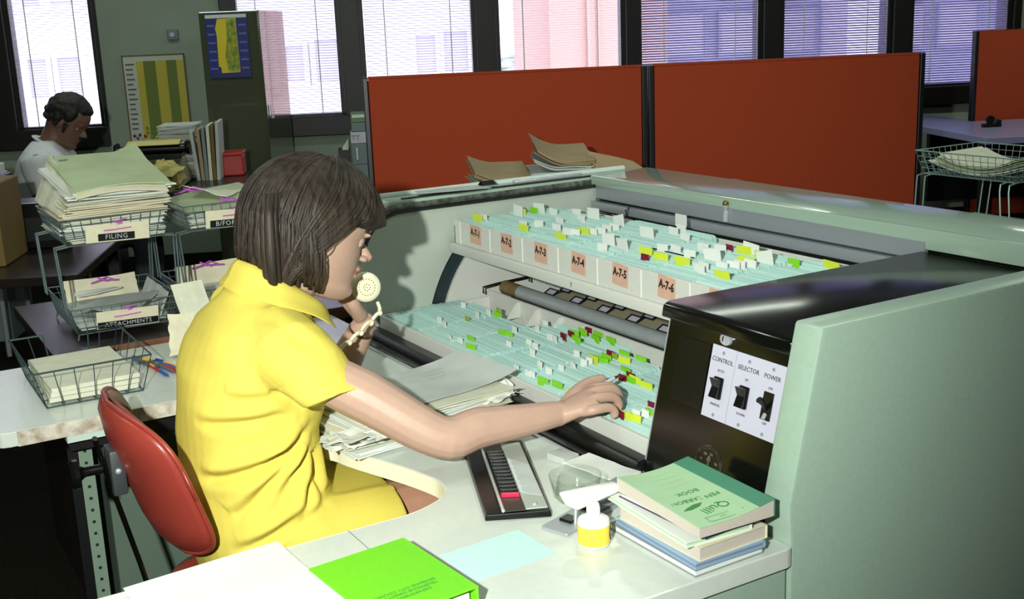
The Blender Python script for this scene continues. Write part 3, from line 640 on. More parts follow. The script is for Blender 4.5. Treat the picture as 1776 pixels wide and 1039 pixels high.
b = MB(); b.box((-0.090, -0.070, 0.0035), (0.090, 0.0705, 0.030), TD); part('pages', b, 'paper_white', t)
for i, m_ in enumerate(('pen_blue', 'pen_red', 'paper_cream')):
    b = MB(); b.box((0.012-0.022*i, 0.069, 0.020), (0.026-0.022*i, 0.0780, 0.0205), TD); part('index_tab', b, m_, t)
lettering(t, ['DEPARTMENTAL', 'TELEPHONE DIRECTORY', 'BRISBANE CITY COUNCIL'], 0.0085, TD @ Vector((-0.062, 0.004, 0.0415)), -ax, -ay, 'print_green', gap=1.15)
# loose sheets
o = solo('paper_sheet', sheet(-1.512, 0.40, DZ, 0.21, 0.24, math.radians(4), 0.0006, 0.0004, 3, lift=lambda u, v: 0.012*max(0, 0.35-u)**1.4 + 0.003), 'paper_white', 'blank white sheet lying at the near corner of the recess beside the lime directory', 'paper')
f_ = thing('blue_form', 'pale blue ruled form lying between the lime directory and the glue bottle', 'paper', (-1.40, 0.776, DZ))
TB = frame(Vector((-1.398, 0.777, DZ)), Vector((-0.008, 0.144, 0)), Vector((-0.104, 0, 0)))
b = MB(); b.box((-0.072, -0.052, 0.0001), (0.072, 0.052, 0.0007), TB); part('sheet', b, 'form_blue', f_)
b = MB()
for q in [((-0.068, 0.030, 0.0007), (0.066, 0.0306, 0.0009)), ((0.02, -0.045, 0.0007), (0.0206, 0.045, 0.0009)), ((-0.015, -0.045, 0.0007), (-0.0144, 0.03, 0.0009)), ((0.045, -0.02, 0.0007), (0.0456, 0.03, 0.0009)), ((-0.015, -0.02, 0.0007), (0.06, -0.0194, 0.0009))]: b.box(*q, TB)
part('ruled_lines', b, 'machine_pale', f_)
# stack of books against the side panel
def bk(name, lab, mat_, x0, y0, x1, y1, z0, z1, rz=0.0, cat='book', edge=None, cover=0.0012):
    cx, cy = (x0+x1)/2, (y0+y1)/2
    t = thing(name, lab, cat, (cx, cy, z0), rz, 'books stacked beside the control box')
    hx, hy, h = (x1-x0)/2, (y1-y0)/2, z1-z0
    if edge:
        b = MB(); b.box((-hx+0.002, -hy+0.002, cover), (hx-0.002, hy-0.001, h-cover)); part('pages', b, edge, t, local=True)
        b = MB(); b.box((-hx, -hy, 0), (hx, hy, cover)); part('cover', b, mat_, t, local=True)
        b = MB(); b.box((-hx, -hy, h-cover), (hx, hy, h)); part('cover', b, mat_, t, local=True)
        b = MB(); b.box((-hx, hy-0.001, 0), (hx, hy+0.001, h)); part('spine', b, mat_, t, local=True)
    else:
        b = MB(); b.box((-hx, -hy, 0), (hx, hy, h)); part('leaves', b, mat_, t, local=True, bevel=0.001)
    return t
bk('ring_binder', 'thin grey ring binder at the very bottom of the stack of books', 'folder_grey', -1.375, 0.968, -1.172, 1.098, DZ, 0.731, 0.02, edge='paper_white')
bk('document_folder', 'pale blue glossy folder, second from the bottom of the stack of books', 'folder_blue', -1.365, 0.972, -1.170, 1.102, 0.7312, 0.742, -0.01, edge='folder_grey', cover=0.003)
bk('ledger_book', 'thick cream paged ledger in the middle of the stack of books', 'paper_cream', -1.36, 0.975, -1.172, 1.106, 0.7422, 0.763, 0.03, edge='page_edge', cover=0.0008)
bk('note_pad', 'white pad with a pale green top edge below the two upper books', 'paper_white', -1.385, 0.968, -1.178, 1.085, 0.7632, 0.7725, -0.05, edge='book_green', cover=0.0022)
bk('exercise_book', 'purple backed exercise book directly below the green carbon book', 'purple', -1.37, 0.985, -1.176, 1.098, 0.7727, 0.781, 0.05, edge='paper_white', cover=0.0015)
t = thing('carbon_book', 'green carbon copy book with a curling cover on top of the stack of books', 'book', (-1.262, 1.045, 0.7812), -0.03, 'books stacked beside the control box')
def curl(u, v):   # u along x far(0) to near(1), v from fore edge (0) to spine (1)
    return 0.016 + 0.010*v - 0.004*math.sin(PI*v)*1.2 + 0.006*(1-v)**2*(1-u)*1.2
b = MB(); P = lambda u, v, z: (-0.108+0.206*u, -0.068+0.136*v, z)
b.grid(lambda u, v: P(u, v, curl(u, v)-0.0012), 8, 10, 0.0)
g0 = [[Vector(P(i/8, j/10, curl(i/8, j/10)-0.0012)) for j in range(11)] for i in range(9)]
b = MB()
for i in range(8):
    lo = [Vector(P(i/8, j/10, 0.0)) for j in range(11)]
b.rings([[Vector(P(i/8, j/10, curl(i/8, j/10)-0.0012)) for j in range(11)] + [Vector(P(i/8, j/10, 0.0)) for j in range(10, -1, -1)] for i in range(9)])
part('pages', b, 'page_edge', t, local=True)
b = MB(); b.grid(lambda u, v: P(u, v*0.80, curl(u, v*0.80)), 10, 12, 0.0007); cvr = part('cover', b, 'book_green', t, local=True)
b = MB(); b.grid(lambda u, v: P(u, 0.80+v*0.21, curl(u, min(1, 0.80+v*0.2))+0.0004), 8, 3, 0.0009); part('spine', b, 'book_spine', t, local=True)
b = MB(); b.box((-0.108, 0.0685, 0), (0.098, 0.0705, 0.0262)); part('spine', b, 'book_spine', t, local=True)
def bprint(txt, size, u, v, m_='print_green', rot=0.0):
    q = Vector(P(u, v, curl(u, v)+0.0007)); du = Vector(P(u+0.02, v, curl(u+0.02, v)))-Vector(P(u, v, curl(u, v))); dv = Vector(P(u, v+0.02, curl(u, v+0.02)))-Vector(P(u, v, curl(u, v)))
    T = frame(q, -dv, du) @ Matrix.Rotation(rot, 4, 'Z')
    mbx = text_mb(txt, size, T, 0.0002); part('lettering', mbx, m_, cvr, local=True)
bprint('PEN', 0.0145, 0.62, 0.62); bprint('CARBON', 0.0145, 0.60, 0.30); bprint('BOOK', 0.0145, 0.48, 0.44)
bprint('Quill', 0.026, 0.79, 0.46, rot=0.1); bprint('--', 0.006, 0.93, 0.66); bprint('-----', 0.0075, 0.93, 0.40)
for i in range(4): bprint('. . . . . . . . . . . .', 0.008, 0.36-0.08*i, 0.45, 'print_green')
b = MB(); T = frame(Vector(P(0.93, 0.40, curl(0.93, 0.40)+0.0006)), Vector((0, -1, 0)), Vector((1, 0, 0)))
for q in [((-0.028, 0.007, 0), (0.028, 0.0076, 0.0003)), ((-0.028, -0.0076, 0), (0.028, -0.007, 0.0003)), ((-0.028, -0.007, 0), (-0.0274, 0.007, 0.0003)), ((0.0274, -0.007, 0), (0.028, 0.007, 0.0003))]: b.box(*q, T)
part('print_box', b, 'print_green', cvr, local=True)
b = MB(); T = frame(Vector(P(0.70, 0.27, curl(0.70, 0.27)+0.0009)), Vector((0.25, -1, 0)), Vector((1, 0.25, 0)))
b.prism([(-0.02, 0), (-0.008, 0.0055), (0.012, 0.006), (0.024, 0.001), (0.014, -0.002), (-0.004, -0.004)], 0, 0.0003, T); part('feather_print', b, 'print_green', cvr, local=True)
# paper punch: long grey base and white handle
t = thing('paper_punch', 'grey paper punch with a thick white handle behind the glue bottle', 'hole punch', (-1.44, 0.99, DZ))
TP = frame(Vector((-1.45, 0.997, DZ)), Vector((-0.075, 0.215, 0)), Vector((-0.215, -0.075, 0)))
b = MB(); b.prism(rrect(-0.118, -0.026, 0.118, 0.026, 0.004), 0.0, 0.005, TP); part('base', b, 'punch_grey', t, bevel=0.001)
b = MB(); b.box((-0.02, -0.0215, 0.005), (0.085, 0.0215, 0.022), TP); part('body', b, 'folder_grey', t, bevel=0.003)
TH_ = TP @ Matrix.Translation((-0.03, 0.006, 0.052)) @ Matrix.Rotation(math.radians(-9), 4, 'Y') @ Matrix.Rotation(math.radians(6), 4, 'Z')
b = MB(); b.hexa([(-1.402, 0.902, 0.763), (-1.376, 0.908, 0.763), (-1.372, 0.984, 0.776), (-1.392, 0.984, 0.776)], [(-1.410, 0.892, 0.789), (-1.375, 0.900, 0.789), (-1.368, 0.987, 0.791), (-1.393, 0.988, 0.791)]); part('handle', b, 'white_plastic', t, bevel=0.005, smooth=True, label='thick white handle')
for x in (-0.075, -0.02):
    b = MB(); b.cyl(TP @ Vector((x, -0.010, 0.004)), TP @ Vector((x, -0.014, 0.050)), 0.0035, 10); part('pin', b, 'chrome', t, smooth=True)
    b = MB(); b.box((x-0.011, -0.010, 0.005), (x+0.011, 0.014, 0.010), TP); part('pin_guide', b, 'black_plastic', t, bevel=0.001)
# clear bowl with clips
t = thing('clear_bowl', 'clear plastic bowl holding a few paper clips behind the white punch handle', 'bowl', (-1.497, 0.985, DZ))
b = MB(); b.lathe([(0.0, 0.001), (0.028, 0.001), (0.036, 0.012), (0.043, 0.046), (0.0445, 0.046), (0.0375, 0.011), (0.029, 0.0025), (0.0, 0.0025)], (-1.497, 0.985, DZ), 32); part('bowl', b, 'clear_plastic', t, smooth=True)
for i in range(7):
    a = rnd(0, PI); x, y = -1.497+rnd(-0.018, 0.018), 0.985+rnd(-0.018, 0.018); T = Matrix.Translation((x, y, DZ+0.005+0.0015*i)) @ Matrix.Rotation(a, 4, 'Z')
    m_ = MB(); m_.tube([T @ Vector(p) for p in [(-0.012, -0.003, 0), (0.010, -0.003, 0), (0.012, 0, 0), (0.010, 0.003, 0), (-0.010, 0.003, 0), (-0.012, 0.0012, 0), (-0.010, -0.001, 0.001), (0.007, -0.001, 0.001)]], 0.0006, 5)
    o = solo('paper_clip', m_, 'chrome', 'small steel paper clip lying in the clear plastic bowl', 'paper clip', 'paper clips in the clear bowl')
# glue bottle
t = thing('glue_bottle', 'small white glue bottle with a yellow label standing on the desk', 'bottle', (-1.345, 0.916, DZ))
c3 = (-1.345, 0.916, DZ)
b = MB(); b.lathe([(0.0, 0), (0.0225, 0), (0.0245, 0.002), (0.0245, 0.0375), (0.0235, 0.041), (0.013, 0.046), (0.011, 0.047), (0.0, 0.047)], c3, 28); part('body', b, 'white_plastic', t, smooth=True)
b = MB(); b.lathe([(0.0247, 0.004), (0.0250, 0.0042), (0.0250, 0.0338), (0.0247, 0.034)], c3, 28); k = part('label', b, 'glue_yellow', t, smooth=True)
b = MB(); b.lathe([(0.0105, 0.046), (0.0105, 0.060), (0.009, 0.0655), (0.0, 0.0665)], c3, 20); part('cap', b, 'white_plastic', t, smooth=True)
for q, (da, zz, r_) in enumerate(((0.0, 0.019, 0.010),)):
    b = MB(); n = 14
    for i in range(n):
        a0 = math.radians(62) + 0.42*math.cos(2*PI*i/n); z0 = zz + 0.012*math.sin(2*PI*i/n); a1 = math.radians(62) + 0.42*math.cos(2*PI*(i+1)/n); z1 = zz + 0.012*math.sin(2*PI*(i+1)/n)
        b.tube([(c3[0]+0.0252*math.cos(a0), c3[1]+0.0252*math.sin(a0), DZ+z0), (c3[0]+0.0252*math.cos(a1), c3[1]+0.0252*math.sin(a1), DZ+z1)], 0.0011, 5)
    part('label_print', b, 'ink', k)
# white papers by the ledge
solo('paper_block', sheet(-1.662, 1.068, DZ, 0.045, 0.036, 0.20, 0.012, 0.0, 5), 'paper_grey', 'small grey pad lying beside the black ledge, left of the white paper', 'note pad')
solo('paper_sheet', sheet(-1.568, 1.088, 0.7268, 0.135, 0.062, 0.13, 0.0025, 0.0010, 6, lift=lambda u, v: 0.003*u), 'paper_white', 'folded white paper lying against the black ledge behind the clear bowl', 'paper')
# flip index with black lettered keys and one pink key
t = thing('telephone_index', 'flat black flip index with lettered keys and one pink key', 'desk index', (-1.63, 0.935, DZ))
e1 = Vector((-1.4705, 0.918, 0)); e0 = Vector((-1.497, 0.814, 0)); ux = Vector((-0.30, 0.124, 0)).normalized(); uy = -(e1-e0).normalized()
TI = frame(Vector(((e0.x+e1.x)/2, (e0.y+e1.y)/2, DZ)), ux, Vector((-ux.y, ux.x, 0)))      # x along the index, y across (+ towards the operator)
b = MB(); b.hexa([TI @ Vector(p) for p in [(0.0, -0.054, 0), (0.325, -0.058, 0), (0.325, 0.056, 0), (0.008, 0.054, 0)]], [TI @ Vector(p) for p in [(0.002, -0.052, 0.012), (0.325, -0.056, 0.014), (0.325, 0.054, 0.014), (0.01, 0.052, 0.010)]]); part('case', b, 'black_plastic', t, bevel=0.002)
b = MB(); b.box((0.006, -0.012, 0.0135), (0.32, 0.022, 0.0155), TI); part('key_bed', b, 'index_brown', t)
b = MB(); b.box((0.010, -0.049, 0.0125), (0.31, -0.013, 0.0150), TI); fl_ = part('flap', b, 'index_clear', t, label='clear flap over a ruled card')
b = MB(); b.prism([(0.055, -0.048), (0.195, -0.048), (0.235, -0.016), (0.075, -0.016)], 0.0150, 0.0156, TI); part('ruled_card', b, 'paper_grey', fl_)
b = MB()
for i in range(34): b.box((0.078+0.0046*i, -0.0185+(0 if i % 5 else -0.003), 0.0156), (0.0788+0.0046*i, -0.0145, 0.0159), TI)
part('ruler_marks', b, 'paper_white', fl_)
b = MB(); b.cyl(TI @ Vector((0.006, 0.024, 0.016)), TI @ Vector((0.32, 0.024, 0.017)), 0.003, 8); part('rail', b, 'chrome', t, smooth=True)
for i in range(13):
    x = 0.056 + 0.0165*i
    b = MB(); b.hexa([TI @ Vector(p) for p in [(x, -0.011, 0.0155), (x+0.0145, -0.011, 0.0155), (x+0.0185, 0.020, 0.0155), (x+0.004, 0.020, 0.0155)]], [TI @ Vector(p) for p in [(x+0.001, -0.010, 0.023), (x+0.012, -0.010, 0.0205), (x+0.016, 0.019, 0.0205), (x+0.005, 0.019, 0.023)]])
    part('key', b, 'pink_red' if i == 0 else 'black_plastic', t, bevel=0.001, label='pink key' if i == 0 else None)
b = MB(); b.lathe([(0.005, 0), (0.004, 0.003), (0, 0.004)], TI @ Vector((0.024, -0.030, 0.015)), 12); part('stud', b, 'chrome', fl_, smooth=True)
# ------------------------------------------------------------------ pile of bundled papers under her arm
def bundle(name, lab, cx, cy, z, L, Wd, rz, t, m_, seed, wav=0.003, n=4, cat='papers', lift=None, group='papers piled under her forearm'):
    """a thin bundle of uneven sheets, one thing"""
    rg = random.Random(seed); mb = MB()
    for i in range(n):
        mb = merge(mb, sheet(cx+rg.uniform(-1, 1)*0.006, cy+rg.uniform(-1, 1)*0.006, z+t*i/n, L*rg.uniform(0.93, 1.02), Wd*rg.uniform(0.93, 1.02), rz+rg.uniform(-0.05, 0.05), max(0.0005, t/n*0.72), wav*0.35, seed*7+i, 12, 10, lift))
    return solo(name, mb, m_, lab, cat, group, smooth=True)
pz = DZ; spec = [('bottom bundle of white papers jutting over the desk edge', 0.93, 0.375, 0.21, 0.012, 'paper_white', 0.10), ('second bundle of creased white papers from the bottom', 0.925, 0.36, 0.20, 0.012, 'paper_old', 0.02),
   ('third bundle of white papers with frayed far ends', 0.925, 0.36, 0.19, 0.010, 'paper_white', 0.16), ('thin manila folder in the middle of the paper pile', 0.92, 0.36, 0.20, 0.004, 'paper_cream', 0.06),
   ('fifth bundle of white papers below the folder flap', 0.93, 0.34, 0.19, 0.012, 'paper_white', 0.13), ('upper bundle of old white papers just under the top folder', 0.935, 0.33, 0.18, 0.011, 'paper_old', 0.08)]
for i, (lab, y, L, Wd, th, m_, a) in enumerate(spec):
    bundle('paper_bundle', lab + ' under her forearm', -2.005+0.006*i, y, pz, L, Wd, PI/2+a, th, m_, 11+i); pz += th+0.0015
t = thing('paper_folder', 'grey green folder with typed lines lying open on top of the papers under her forearm', 'folder', (-2.01, 0.96, pz))
b = sheet(-2.01, 0.965, pz, 0.33, 0.19, PI/2+0.16, 0.0012, 0.002, 31, 14, 10, lift=lambda u, v: 0.026*max(0, u-0.55)**1.5*2 + 0.004*v); k = part('cover', b, 'paper_grey', t, smooth=True)
b = MB()
for i in range(3): b = merge(b, text_mb(['--- -- ---- - --- ----- -- ---', '-- ---- --- -- ----- ---- -', '---- -- --- ------ --'][i], 0.006, frame(Vector((-2.052+0.016*i, 1.00, pz+0.0155-0.002*i)), Vector((0.14, 1, 0.11)), Vector((-1, 0.14, 0))), 0.0001))
part('typed_lines', b, 'grey_ink', k)
def crumple(name, lab, c, r, m_, seed, sq=0.6, cat='paper', group=None):
    rg = random.Random(seed); mb = MB(); n, k = 14, 9
    def rr(): return rg.uniform(0.72, 1.15)
    rg_ = []
    for a in range(k+1):
        th = PI*(a+0.05)/(k+0.1); rg_.append([Vector((c[0]+r*math.sin(th)*math.cos(2*PI*i/n)*rr(), c[1]+r*math.sin(th)*math.sin(2*PI*i/n)*rr(), c[2]+max(-r*sq+0.0005, -r*sq*math.cos(th)*rr()))) for i in range(n)])
    mb.rings(rg_); return solo(name, mb, m_, lab, cat, group)
crumple('crumpled_paper', 'crumpled white paper at the far end of the paper pile', (-1.985, 1.125, DZ+0.036), 0.030, 'paper_white', 5, 0.9)
for i in range(5):
    a = -0.5+0.25*i
    solo('paper_sheet', sheet(-1.975+0.012*i, 1.062+0.008*i, DZ+0.026+0.0055*i, 0.10, 0.05, PI/2+a, 0.0008, 0.004, 41+i, 10, 6), 'paper_white', ['lowest', 'second lowest', 'middle', 'second highest', 'highest'][i] + ' of the creased white slips fanned at the far end of the paper pile', 'paper', 'creased slips at the end of the paper pile')
for i in range(4):
    solo('paper_sheet', sheet(-1.965+0.03*i, 0.748+0.006*i, DZ+0.012+0.012*i, 0.085, 0.075, 0.3+0.4*i, 0.0008, 0.005, 61+i, 8, 8), 'paper_white', ['lowest', 'second lowest', 'second highest', 'highest'][i] + ' of the torn white papers sticking out of the pile beside her yellow dress', 'paper', 'torn papers at the near end of the pile')
# ------------------------------------------------------------------ wire baskets
def basket(t, cx, cy, z0, lx, ly, h, flare, nx, ny, nz, open_far=False, m_='wire', r=0.0016, rw=0.0010):
    """wire tray in world axes: bottom lx by ly at z0, flaring to the rim"""
    def cor(k):      # corners at height fraction k
        ax_, ay_ = lx/2+flare*k, ly/2+flare*k; return [Vector((cx-ax_, cy-ay_, z0+h*k)), Vector((cx+ax_, cy-ay_, z0+h*k)), Vector((cx+ax_, cy+ay_, z0+h*k)), Vector((cx-ax_, cy+ay_, z0+h*k))]
    top, bot = cor(1), cor(0); b = MB()
    if not open_far: b.tube(top+[top[0]], r*1.25, 6)
    else:
        q0 = top[0].lerp(top[3], 0.30); q1 = top[0].lerp(top[3], 0.72); d0 = bot[0].lerp(bot[3], 0.30); d1 = bot[0].lerp(bot[3], 0.72)
        b.tube([q0, top[0], top[1], top[2], top[3], q1, d1], r*1.25, 6); b.tube([q0, d0], r, 6)
    rim_ = part('rim', b, m_, t, smooth=True)
    b = MB(); b.tube(bot+[bot[0]], r, 6)
    for i in range(1, nx): 
        p, q = bot[0].lerp(bot[1], i/nx), bot[3].lerp(bot[2], i/nx); b.tube([p, q], rw, 5)
    for i in range(1, ny):
        p, q = bot[0].lerp(bot[3], i/ny), bot[1].lerp(bot[2], i/ny); b.tube([p, q], rw, 5)
    part('base_grid', b, m_, t, smooth=True)
    b = MB()
    for s_ in range(4):
        n = nx if s_ in (0, 2) else ny
        for i in range(n+1):
            f = i/n
            if open_far and s_ == 3 and 0.3 < f < 0.70: continue
            if open_far:
                v_ = MB(); v_.tube([bot[s_].lerp(bot[(s_+1) % 4], f), top[s_].lerp(top[(s_+1) % 4], f)], rw, 5); part('upright_wire', v_, m_, t, smooth=True); continue
            b.tube([bot[s_].lerp(bot[(s_+1) % 4], f), top[s_].lerp(top[(s_+1) % 4], f)], rw, 5)
    for j in range(1, nz):
        c = cor(j/nz); 
        if open_far: b.tube([c[3], c[2], c[1], c[0]], rw, 5)
        else: b.tube(c+[c[0]], rw, 5)
    if b.v: part('side_grid', b, m_, t, smooth=True)
    return top, bot
def name_plate(t, x, y0, y1, z0, z1, txt, ty0, ty1, tz0, tz1, tie=True, lean=0.12):
    """cream card tied to the front of a basket, with an embossed black tape"""
    T = frame(Vector((x, (y0+y1)/2, z0)), Vector((0, 1, -0.03)), Vector((lean, 0, 1))); w_, h_ = (y1-y0)/2, z1-z0; cy_ = (y0+y1)/2
    b = MB(); b.box((-w_, 0, 0), (w_, h_, 0.0008), T); p = part('name_card', b, 'paper_cream', t)
    b = MB(); b.box((ty0-cy_, tz0-z0, 0.0008), (ty1-cy_, tz1-z0, 0.0016), T); part('label_tape', b, 'dymo_black', p)
    L_ = text_mb(txt, (tz1-tz0)*0.92, T @ Matrix.Translation(((ty0+ty1)/2-cy_, (tz0+tz1)/2-z0, 0.0018)), 0.0002, space=1.12); part('lettering', L_, 'paper_grey', p)
    if tie:
        b = MB(); zc = h_*0.68; b.tube([T @ Vector((-0.035, zc-0.002, 0.001)), T @ Vector((-0.01, zc-0.001, 0.0025)), T @ Vector((0.035, zc+0.002, 0.001))], 0.0016, 6)
        b.tube([T @ Vector((0.0, zc+0.012, 0.0)), T @ Vector((0.012, zc+0.016, 0.004)), T @ Vector((-0.012, zc+0.02, 0.004)), T @ Vector((0.02, zc+0.026, 0.004))], 0.0018, 6); part('ribbon', b, 'ribbon', p, smooth=True)
    return p
def legs(t, top_below, bot, z1, m_='wire'):
    """bent wire uprights carrying an upper basket on the rim of the one below"""
    for (i, s) in ((0, -1), (1, -1), (3, 1), (2, 1)):
        base, hi = top_below[i], bot[i]
        ix = 0.03 if i in (0, 3) else -0.03
        for off in (0.0, ix):
            b = MB(); b.tube([hi + Vector((off, 0, 0)), hi + Vector((off, s*0.03, -0.004)), Vector((hi.x+off, base.y+s*0.012, hi.z-0.025)), Vector((base.x*0.5+hi.x*0.5+off, base.y+s*0.006, base.z-0.012))], 0.0026, 6); part('support', b, m_, t, smooth=True)
def feet(t, bot, zf, m_='wire'):
    for i, c in enumerate(bot):
        b = MB(); b.tube([c+Vector((0, 0, 0.001)), Vector((c.x, c.y+(-0.004 if i in (0, 1) else 0.004), zf+0.0026))], 0.0026, 6); part('foot', b, m_, t, smooth=True)
WZ = 0.735   # top of the dark wooden desk behind the left wing
t = thing('wooden_desk', 'dark wooden desk carrying the two tiers of wire baskets', 'desk', (-3.30, 0.95, 0))
b = MB(); b.box((-3.62, 0.41, 0.703), (-2.975, 1.50, WZ)); part('top', b, 'wood_dark', t, bevel=0.002)
b = MB(); b.box((-2.9755, 0.41, 0.7035), (-2.9715, 1.50, 0.7345)); part('edge_strip', b, 'wood_edge', t)
for y in (0.45, 1.46):
    b = MB(); b.box((-3.60, y-0.015, 0), (-3.0, y+0.015, 0.703)); part('side', b, 'wood_dark', t)
F0x, bx = 0.31, 0.245
rows = [('lower', 0.752), ('upper', 0.985)]
bk_ = {}
for col, cyy in (('left', 0.617), ('right', 0.93)):
    for row, z0 in rows:
        what = {('left', 'upper'): 'upper wire basket marked FILING, heaped with old papers', ('left', 'lower'): 'lower wire basket marked ATTACHMENTS with loose papers inside', ('right', 'upper'): 'upper wire basket marked B/FORWARD partly behind her hair', ('right', 'lower'): 'lower wire basket half hidden behind her yellow collar'}[(col, row)]
        t = thing('wire_basket', what, 'wire basket', (-3.225, cyy, z0), 0, 'tiered wire baskets on the dark desk')
        top, bot = basket(t, -3.225, cyy, z0, F0x, bx, 0.070, 0.017, 14, 11, 4)
        bk_[(col, row)] = (t, top, bot)
        if row == 'lower': feet(t, bot, WZ)
        else: legs(t, bk_[(col, 'lower')][1], bot, z0)
name_plate(bk_[('left', 'upper')][0], -3.060, 0.538, 0.698, 0.987, 1.034, 'FILING', 0.568, 0.660, 0.990, 1.009)
name_plate(bk_[('left', 'lower')][0], -3.060, 0.538, 0.697, 0.758, 0.806, 'ATTACHMENTS', 0.540, 0.696, 0.760, 0.777)
name_plate(bk_[('right', 'upper')][0], -3.060, 0.848, 1.01, 0.987, 1.036, 'B/FORWARD', 0.860, 1.005, 0.988, 1.008)
# heap of papers in the FILING basket
z = 0.989; sp = [0.014, 0.015, 0.016, 0.012, 0.016]
nm5 = ['bottom', 'second', 'third', 'fourth', 'fifth']
for i, th in enumerate(sp):
    bundle('paper_bundle', nm5[i] + ' bundle from below of old papers inside the FILING basket', -3.225, 0.617, z, 0.315+0.004*i, 0.245+0.006*i, rnd(-0.03, 0.03), th, ['paper_old', 'paper_grey', 'paper_white', 'paper_old', 'paper_cream'][i], 81+i, group='papers heaped in the FILING basket'); z += th+0.001
hp = [('cream bundle with a punched edge just above the rim of the FILING basket', 0.016, 'paper_cream', 0.34, 0.26, 0.03, 0.05), ('brown edged bundle of papers in the upper half of the FILING heap', 0.012, 'paper_old', 0.35, 0.26, -0.02, 0.08), ('thick white bundle under the top sheet of the FILING heap', 0.02, 'paper_white', 0.35, 0.265, 0.02, 0.11)]
for i, (lab, th, m_, L, Wd, a, sl) in enumerate(hp):
    bundle('paper_bundle', lab, -3.23, 0.628+0.004*i, z, L, Wd, a, th, m_, 91+i, 0.004, group='papers heaped in the FILING basket', lift=lambda u, v, sl=sl: sl*0.45*max(0, 0.75-u)); z += th+0.002
t = thing('paper_folder', 'grey green folder sloping on the very top of the FILING heap', 'folder', (-3.23, 0.64, z))
lf = lambda u, v: 0.062*max(0, 1-u)**0.9 + 0.012*math.sin(v*PI)*u - 0.004 + 0.022*max(0, v-0.75)*max(0, 0.4-u)*10
b = sheet(-3.225, 0.645, z, 0.34, 0.245, 0.02, 0.003, 0.0014, 97, 14, 12, lift=lf); part('cover', b, 'paper_green', t, smooth=True)
b = MB(); b.prism([(-0.012, -0.004), (0.012, -0.004), (0.012, 0.004), (-0.012, 0.004)], 0, 0.0006, frame(Vector((-3.345, 0.555, z+0.058)), Vector((0, 1, 0)), Vector((-1, 0, 0.18)))); part('stamp_mark', b, 'grey_ink', t)
b = sheet(-3.205, 0.64, z-0.004, 0.37, 0.23, -0.02, 0.002, 0.002, 98, 14, 12, lift=lambda u, v: lf(u, v)*0.9-0.004-0.01*max(0, u-0.9)*5); part('flap', b, 'paper_cream', t, smooth=True)
solo('paper_folder', sheet(-3.24, 0.512, 1.062, 0.33, 0.055, 0.05, 0.003, 0.003, 99, 12, 6, lift=lambda u, v: 0.09*(1-u)*v+0.04*v), 'paper_old', 'loose folder standing on edge at the left side of the FILING heap', 'folder')
# papers in the other baskets
def flatp(name, lab, cx, cy, z, L, Wd, rz, m_, seed, lift=None, t_=0.002, cat='paper', wav=0.003): return solo(name, sheet(cx, cy, z, L, Wd, rz, t_, wav, seed, 12, 10, lift), m_, lab, cat, smooth=True)
flatp('paper_sheet', 'grey paper lying flat in the ATTACHMENTS basket', -3.235, 0.617, 0.756, 0.30, 0.235, 0.02, 'paper_grey', 111, lambda u, v: 0.018*(1-u))
flatp('paper_sheet', 'folded white paper with a raised corner in the ATTACHMENTS basket', -3.19, 0.625, 0.785, 0.20, 0.15, 0.7, 'paper_grey', 112, lambda u, v: 0.03*u*v)
flatp('paper_sheet', 'narrow white slip at the back of the ATTACHMENTS basket', -3.34, 0.60, 0.80, 0.05, 0.13, 0.15, 'paper_white', 113)
solo('paper_folder', sheet(-3.372, 0.62, 0.762, 0.03, 0.20, 0.05, 0.002, 0.002, 114, 8, 8, lambda u, v: 0.07*(1-u)), 'paper_cream', 'cream card leaning on the back of the ATTACHMENTS basket', 'card')
solo('paper_sheet', sheet(-3.20, 0.722, 0.762, 0.25, 0.028, -0.02, 0.002, 0.002, 115, 10, 6, lambda u, v: 0.065*v), 'paper_white', 'white paper leaning on the right side of the ATTACHMENTS basket', 'paper')
z = 0.989
for i, m_ in enumerate(('paper_old', 'paper_white', 'paper_grey')):
    bundle('paper_bundle', ['lowest', 'middle', 'upper'][i] + ' bundle of papers inside the B/FORWARD basket', -3.225, 0.93, z, 0.30, 0.235, 0.0, 0.012, m_, 121+i, group='papers in the B/FORWARD basket'); z += 0.0135
flatp('paper_folder', 'olive folder covering the papers in the B/FORWARD basket', -3.235, 0.93, z, 0.315, 0.25, 0.02, 'paper_green', 125, lambda u, v: 0.03*(1-u)*v, cat='folder')
flatp('paper_sheet', 'white sheet rising to a corner in the B/FORWARD basket', -3.30, 0.955, z+0.016, 0.14, 0.13, 0.8, 'paper_old', 126, lambda u, v: 0.03*(1-u)*(1-v))
def ribbon_bow(lab, c, s):
    b = MB(); c = Vector(c)
    b.tube([c+Vector((0, -0.045, -0.003))*s, c+Vector((0.004, -0.015, 0.004))*s, c+Vector((-0.004, 0.01, 0.012))*s, c+Vector((0, 0.03, 0.004))*s, c+Vector((0.004, 0.008, 0.0))*s, c+Vector((0, -0.02, 0.013))*s, c+Vector((-0.004, -0.004, 0.002))*s, c+Vector((0, 0.05, -0.002))*s], 0.0024, 6)
    b.v = [p for p in b.v]; return solo('ribbon', b, 'ribbon', lab, 'ribbon', smooth=True)
ribbon_bow('mauve ribbon tied at the back of the B/FORWARD basket', (-3.37, 0.90, 1.052), 1.1)
ribbon_bow('mauve ribbon tied on the front rim of the B/FORWARD basket', (-3.075, 0.92, 1.052), 1.0)
ribbon_bow('mauve ribbon on the papers in the half hidden lower basket', (-3.33, 0.915, 0.835), 1.0)
ribbon_bow('mauve ribbon on the cream card in the ATTACHMENTS basket', (-3.355, 0.625, 0.828), 0.8)
flatp('paper_sheet', 'white paper lying in the half hidden lower basket', -3.20, 0.93, 0.757, 0.28, 0.22, 0.03, 'paper_white', 131, lambda u, v: 0.014*(1-u))
